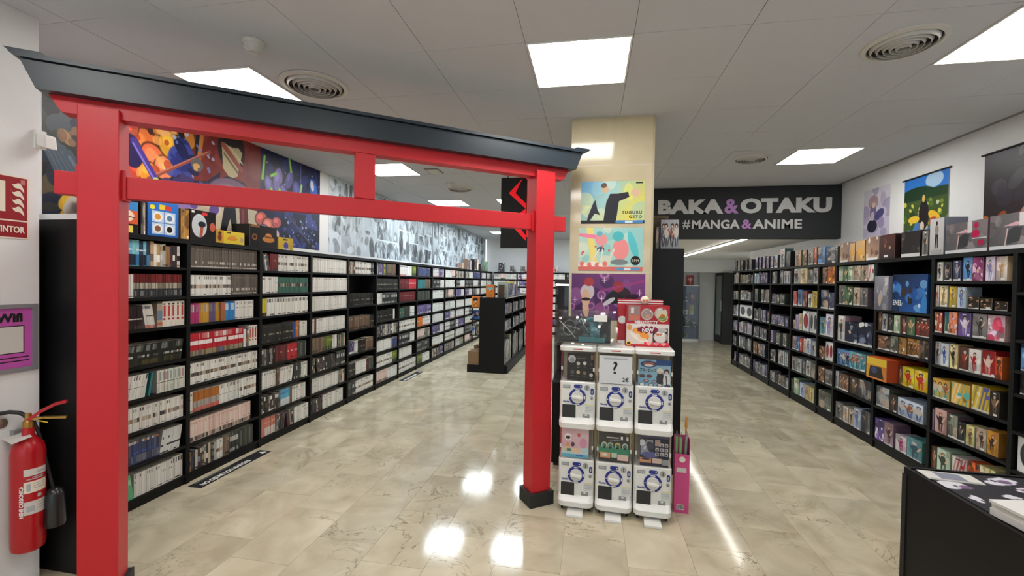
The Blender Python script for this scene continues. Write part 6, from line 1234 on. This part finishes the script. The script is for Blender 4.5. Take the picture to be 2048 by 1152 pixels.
# ------------------------------------------------------------------ near white wall: extinguisher, signs, framed notice, sensor
ex = thing('fire_extinguisher', 'red carbon dioxide fire extinguisher with black horn hung on the white wall', 'extinguisher', (-2.955, 1.822, .235))
R_ = .068; m = MB(); m.lathe([(.0001, 0), (R_ * .7, .0), (R_ * .93, .012), (R_, .035), (R_, .52), (R_ * .97, .545), (R_ * .85, .575), (R_ * .62, .60), (R_ * .4, .615), (.024, .622), (.024, .66), (.0001, .66)], 36, cap=False)
cy = part('cylinder', m, M_EXTRED, ex, smooth=True)
m = MB(); m.lathe([(.02, .655), (.022, .66), (.022, .69), (.014, .70), (.014, .735), (.0001, .737)], 20, cap=False); vl = part('valve', m, M_BRASS, ex, smooth=True)
tag_ = MB(); tag_.hexa([Vector(v) for v in ((-.085, -.055, .607), (.03, -.085, .60), (.06, -.02, .622), (-.05, .02, .628), (-.085, -.055, .609), (.03, -.085, .602), (.06, -.02, .624), (-.05, .02, .63))]); part('paper_tag', tag_, M_OFFWHITE, ex)
DX = Vector((.66, -.75, 0)).normalized(); PX = Vector((.75, .66, 0)).normalized()          # across the view, to the viewer's right
def bar(name, pts, w0, th, mt, par):
    m = MB(); P = []
    for a, b in zip(pts, pts[1:]):
        a, b = Vector(a), Vector(b); d = (b - a).normalized(); n2 = Vector((d.y, -d.x, 0)).normalized() * (w0 / 2); up = d.cross(n2).normalized() * (th / 2)
        m.hexa([a - n2 - up, b - n2 - up, b + n2 - up, a + n2 - up, a - n2 + up, b - n2 + up, b + n2 + up, a + n2 + up])
    return part(name, m, mt, par, bevel=.0025)
bar('carry_handle', [(0, 0, .70), PX * .05 + Vector((0, 0, .74)), PX * .105 + Vector((0, 0, .772)), PX * .15 + Vector((0, 0, .782))], .03, .016, M_EXTRED, ex)
bar('squeeze_lever', [PX * .01 + Vector((0, 0, .705)), PX * .06 + Vector((0, 0, .705)), PX * .15 + Vector((0, 0, .694))], .024, .012, M_BRASS, ex)
m = MB(); m.tube([PX * .03 + Vector((0, 0, .71)), PX * .04 + Vector((0, 0, .69)), PX * .075 + Vector((0, 0, .675))], .0035, 8); part('yellow_seal', m, mat('seal_yellow', (226, 196, 50), .4), ex)
m = MB(); m.tube([PX * -.01 + Vector((0, 0, .715))] + [PX * (-.075 + .075 * math.cos(a)) * 1.0 + Vector((0, 0, .70 + .052 * math.sin(a))) for a in (.5, 1.0, 1.5, 2.0, 2.5, 3.0, 3.4)], .0105, 10); part('hose', m, M_RUBBER, ex, smooth=True)
m = MB(); m.tube([PX * .012 + Vector((.0, .01, .69)), PX * .035 + Vector((0, .012, .60)), PX * .06 + Vector((0, .012, .45)), PX * .085 + Vector((0, .012, .31))], .008, 8); part('horn_pipe', m, M_RUBBER, ex, smooth=True)
m = MB(); m.tube([PX * .085 + Vector((0, .012, .31)), PX * .087 + Vector((0, .012, .295)), PX * .095 + Vector((0, .008, .27)), PX * .105 + Vector((0, .0, .12)), PX * .106 + Vector((0, 0, .105))], [.016, .034, .040, .046, .042], 20); part('horn', m, M_SMOKE, ex, smooth=True)
part('wall_bracket', B(-.093, -.06, -.02, .02, .60, .64), M_SILVER, ex)
m = MB(); m.lathe([(.026, 0), (.026, .006), (.0001, .008)], 20, M=Matrix(((0, 0, 1, -.094), (1, 0, 0, -.055), (0, 1, 0, .69), (0, 0, 0, 1))), cap=False); part('gauge', m, M_SILVER, ex, smooth=True)
def wrap_label(name, a0, a1, z0, z1, mt, off=.0008):
    m = MB(); n = 10
    for i in range(n):
        p = [a0 + (a1 - a0) * (i + q) / n for q in (0, 1)]; rr = R_ + off
        m.quad([(rr * math.cos(p[0]), rr * math.sin(p[0]), z0), (rr * math.cos(p[1]), rr * math.sin(p[1]), z0), (rr * math.cos(p[1]), rr * math.sin(p[1]), z1), (rr * math.cos(p[0]), rr * math.sin(p[0]), z1)])
    return part(name, m, mt, cy, smooth=True)
A0 = math.atan2(-1.79, 2.955)          # towards the camera
for z0, z1, mt in ((.415, .452, M_OFFWHITE), (.325, .385, M_CREAM), (.210, .280, M_OFFWHITE)): wrap_label('label', A0 - .25, A0 + 1.15, z0, z1, mt)
for z0, z1, a, b_ in ((.425, .437, .45, 1.0), (.395, .400, -.1, .9), (.404, .409, .2, .9), (.335, .375, -.1, .12), (.345, .349, .25, 1.0), (.358, .362, .25, 1.0), (.370, .373, .25, 1.0), (.295, .312, .5, .75), (.225, .255, -.1, .35), (.235, .239, .5, 1.0), (.25, .254, .5, 1.0), (.265, .268, .5, 1.0)): wrap_label('label_print', A0 + a, A0 + b_, z0, z1, M_LINE if mt else M_GREY, .0012)
def on_cyl(a): return Vector((math.cos(a), math.sin(a), 0))
va = A0 - .36; ux = Vector((0, 0, 1)); uz = Vector((math.sin(va), -math.cos(va), 0))
text('lettering', 'NIEVE CARBONICA', .021, M_INKWHITE, cy, on_cyl(va) * R_ + uz * -.006 + Vector((0, 0, .20)), ux, uz, bold=.0006, extrude=.0004, sx=.92)
WXN = -3.05
sg = thing('fire_sign', 'dark red fire extinguisher sign with white flames on the white wall', 'sign', (WXN + .0005, 1.70, 1.905)); UY = (0, 1, 0); UZ = (0, 0, 1)
part('board', B(0, .003, -.12, .183, 0, .335), M_CREAM, sg); part('red_field', B(.003, .0036, -.115, .1755, .10, .328), M_FIRE, sg); part('red_band', B(.003, .0036, -.115, .1755, .007, .092), M_FIRE, sg)
text('lettering', 'EXTINTOR', .046, M_CREAM, sg, (.0036, .163, .033), UY, UZ, bold=.0014, extrude=.0003, align='RIGHT', sx=.70)
for i in range(4):
    z = .130 + .042 * i; up, lo = [], []
    for q in range(9):
        a = q / 8; y_ = .162 - .058 * a; c0 = z + .052 * a + .012 * math.sin(a * 6.0); hw = .015 * math.sin(min(1, a * 1.05 + .12) * math.pi) ** .8
        up.append((-y_, c0 + hw)); lo.append((-y_, c0 - hw))
    m = MB(); m.prism(up + lo[::-1], .0004, M=Matrix(((0, 1, 0, .0037), (-1, 0, 0, 0), (0, 0, 1, 0), (0, 0, 0, 1)))); part('flame', m, M_CREAM, sg)
part('pictogram', B(.0037, .0041, .02, .085, .14, .30), M_CREAM, sg); part('corner_mark', B(.0037, .0041, .148, .168, .295, .318), mat('pale_red', (190, 120, 120), .5), sg)
wf = thing('framed_notice', 'purple notice headed Wifi in a silver frame on the white wall', 'notice', (WXN + .0005, 1.676, 1.187))
FW, FH = .30, .365
for a in ((-.30 + .06, FW - .06, 0, .022), (-.24, FW - .06, FH - .022, FH), (-.24, -.218, .022, FH - .022), (FW - .082, FW - .06, .022, FH - .022)): part('frame_rail', B(0, .016, a[0], a[1], a[2], a[3]), mat('frame_silver', (150, 152, 158), .35, metal=.4), wf)
part('purple_sheet', B(0, .006, -.218, FW - .082, .022, FH - .022), M_PURPLECARD, wf); part('white_square', B(.006, .0066, .055, .180, .105, .245), M_OFFWHITE, wf); part('square_edge', B(.006, .0063, .05, .185, .100, .250), M_INK, wf)
text('lettering', 'Wifi', .062, M_INK, wf, (.006, .178, .272), UY, UZ, bold=.003, extrude=.0003, align='RIGHT')
for q in range(2): part('small_print', B(.006, .0064, -.1, .205, .075 - .02 * q, .081 - .02 * q), M_INK, wf)
sn = thing('wall_sensor', 'white rounded alarm sensor on the end of the white wall', 'sensor', (-3.045, 1.925, 2.415))
part('bracket', B(-.004, .01, -.02, .03, .0, .10), M_WHITE, sn); m = MB(); m.hexa([Vector(v) for v in ((.01, -.02, .015), (.06, -.01, .0), (.06, .05, .0), (.01, .05, .015), (.01, -.02, .085), (.05, -.01, .075), (.05, .05, .075), (.01, .05, .085))]); part('housing', m, M_WHITE, sn, bevel=.008)

# ------------------------------------------------------------------ floor stickers
for (ya, yb, xa, lb) in ((3.0, 3.79, -3.145, 'black floor strip with white lettering before the second manga bookcase'), (6.9, 7.7, -3.12, 'black floor strip with white lettering further down the manga aisle')):
    st = thing('floor_sticker', lb, 'sticker', (xa, ya, .0004), 0, 'floor strips by the manga wall'); part('strip', B(-.065, .065, 0, yb - ya, 0, .0012), M_INK, st)
    text('lettering', 'NO OJEAR LOS MANGAS', .062, M_INKWHITE, st, (.042, .045, .0012), (0, 1, 0), (-1, 0, 0), bold=.0026, extrude=.0002, lift=.0002, sx=.74)
    m = MB(); m.hexa([Vector(v) for v in ((.03, .71, .0013), (.03, .77, .0013), (-.03, .742, .0013), (-.03, .738, .0013), (.03, .71, .0018), (.03, .77, .0018), (-.03, .742, .0018), (-.03, .738, .0018))]); part('warning_triangle', m, M_INKWHITE, st)
    part('small_print', B(-.052, -.046, .05, .42, .0012, .0016), M_GREY, st)
finish_art()
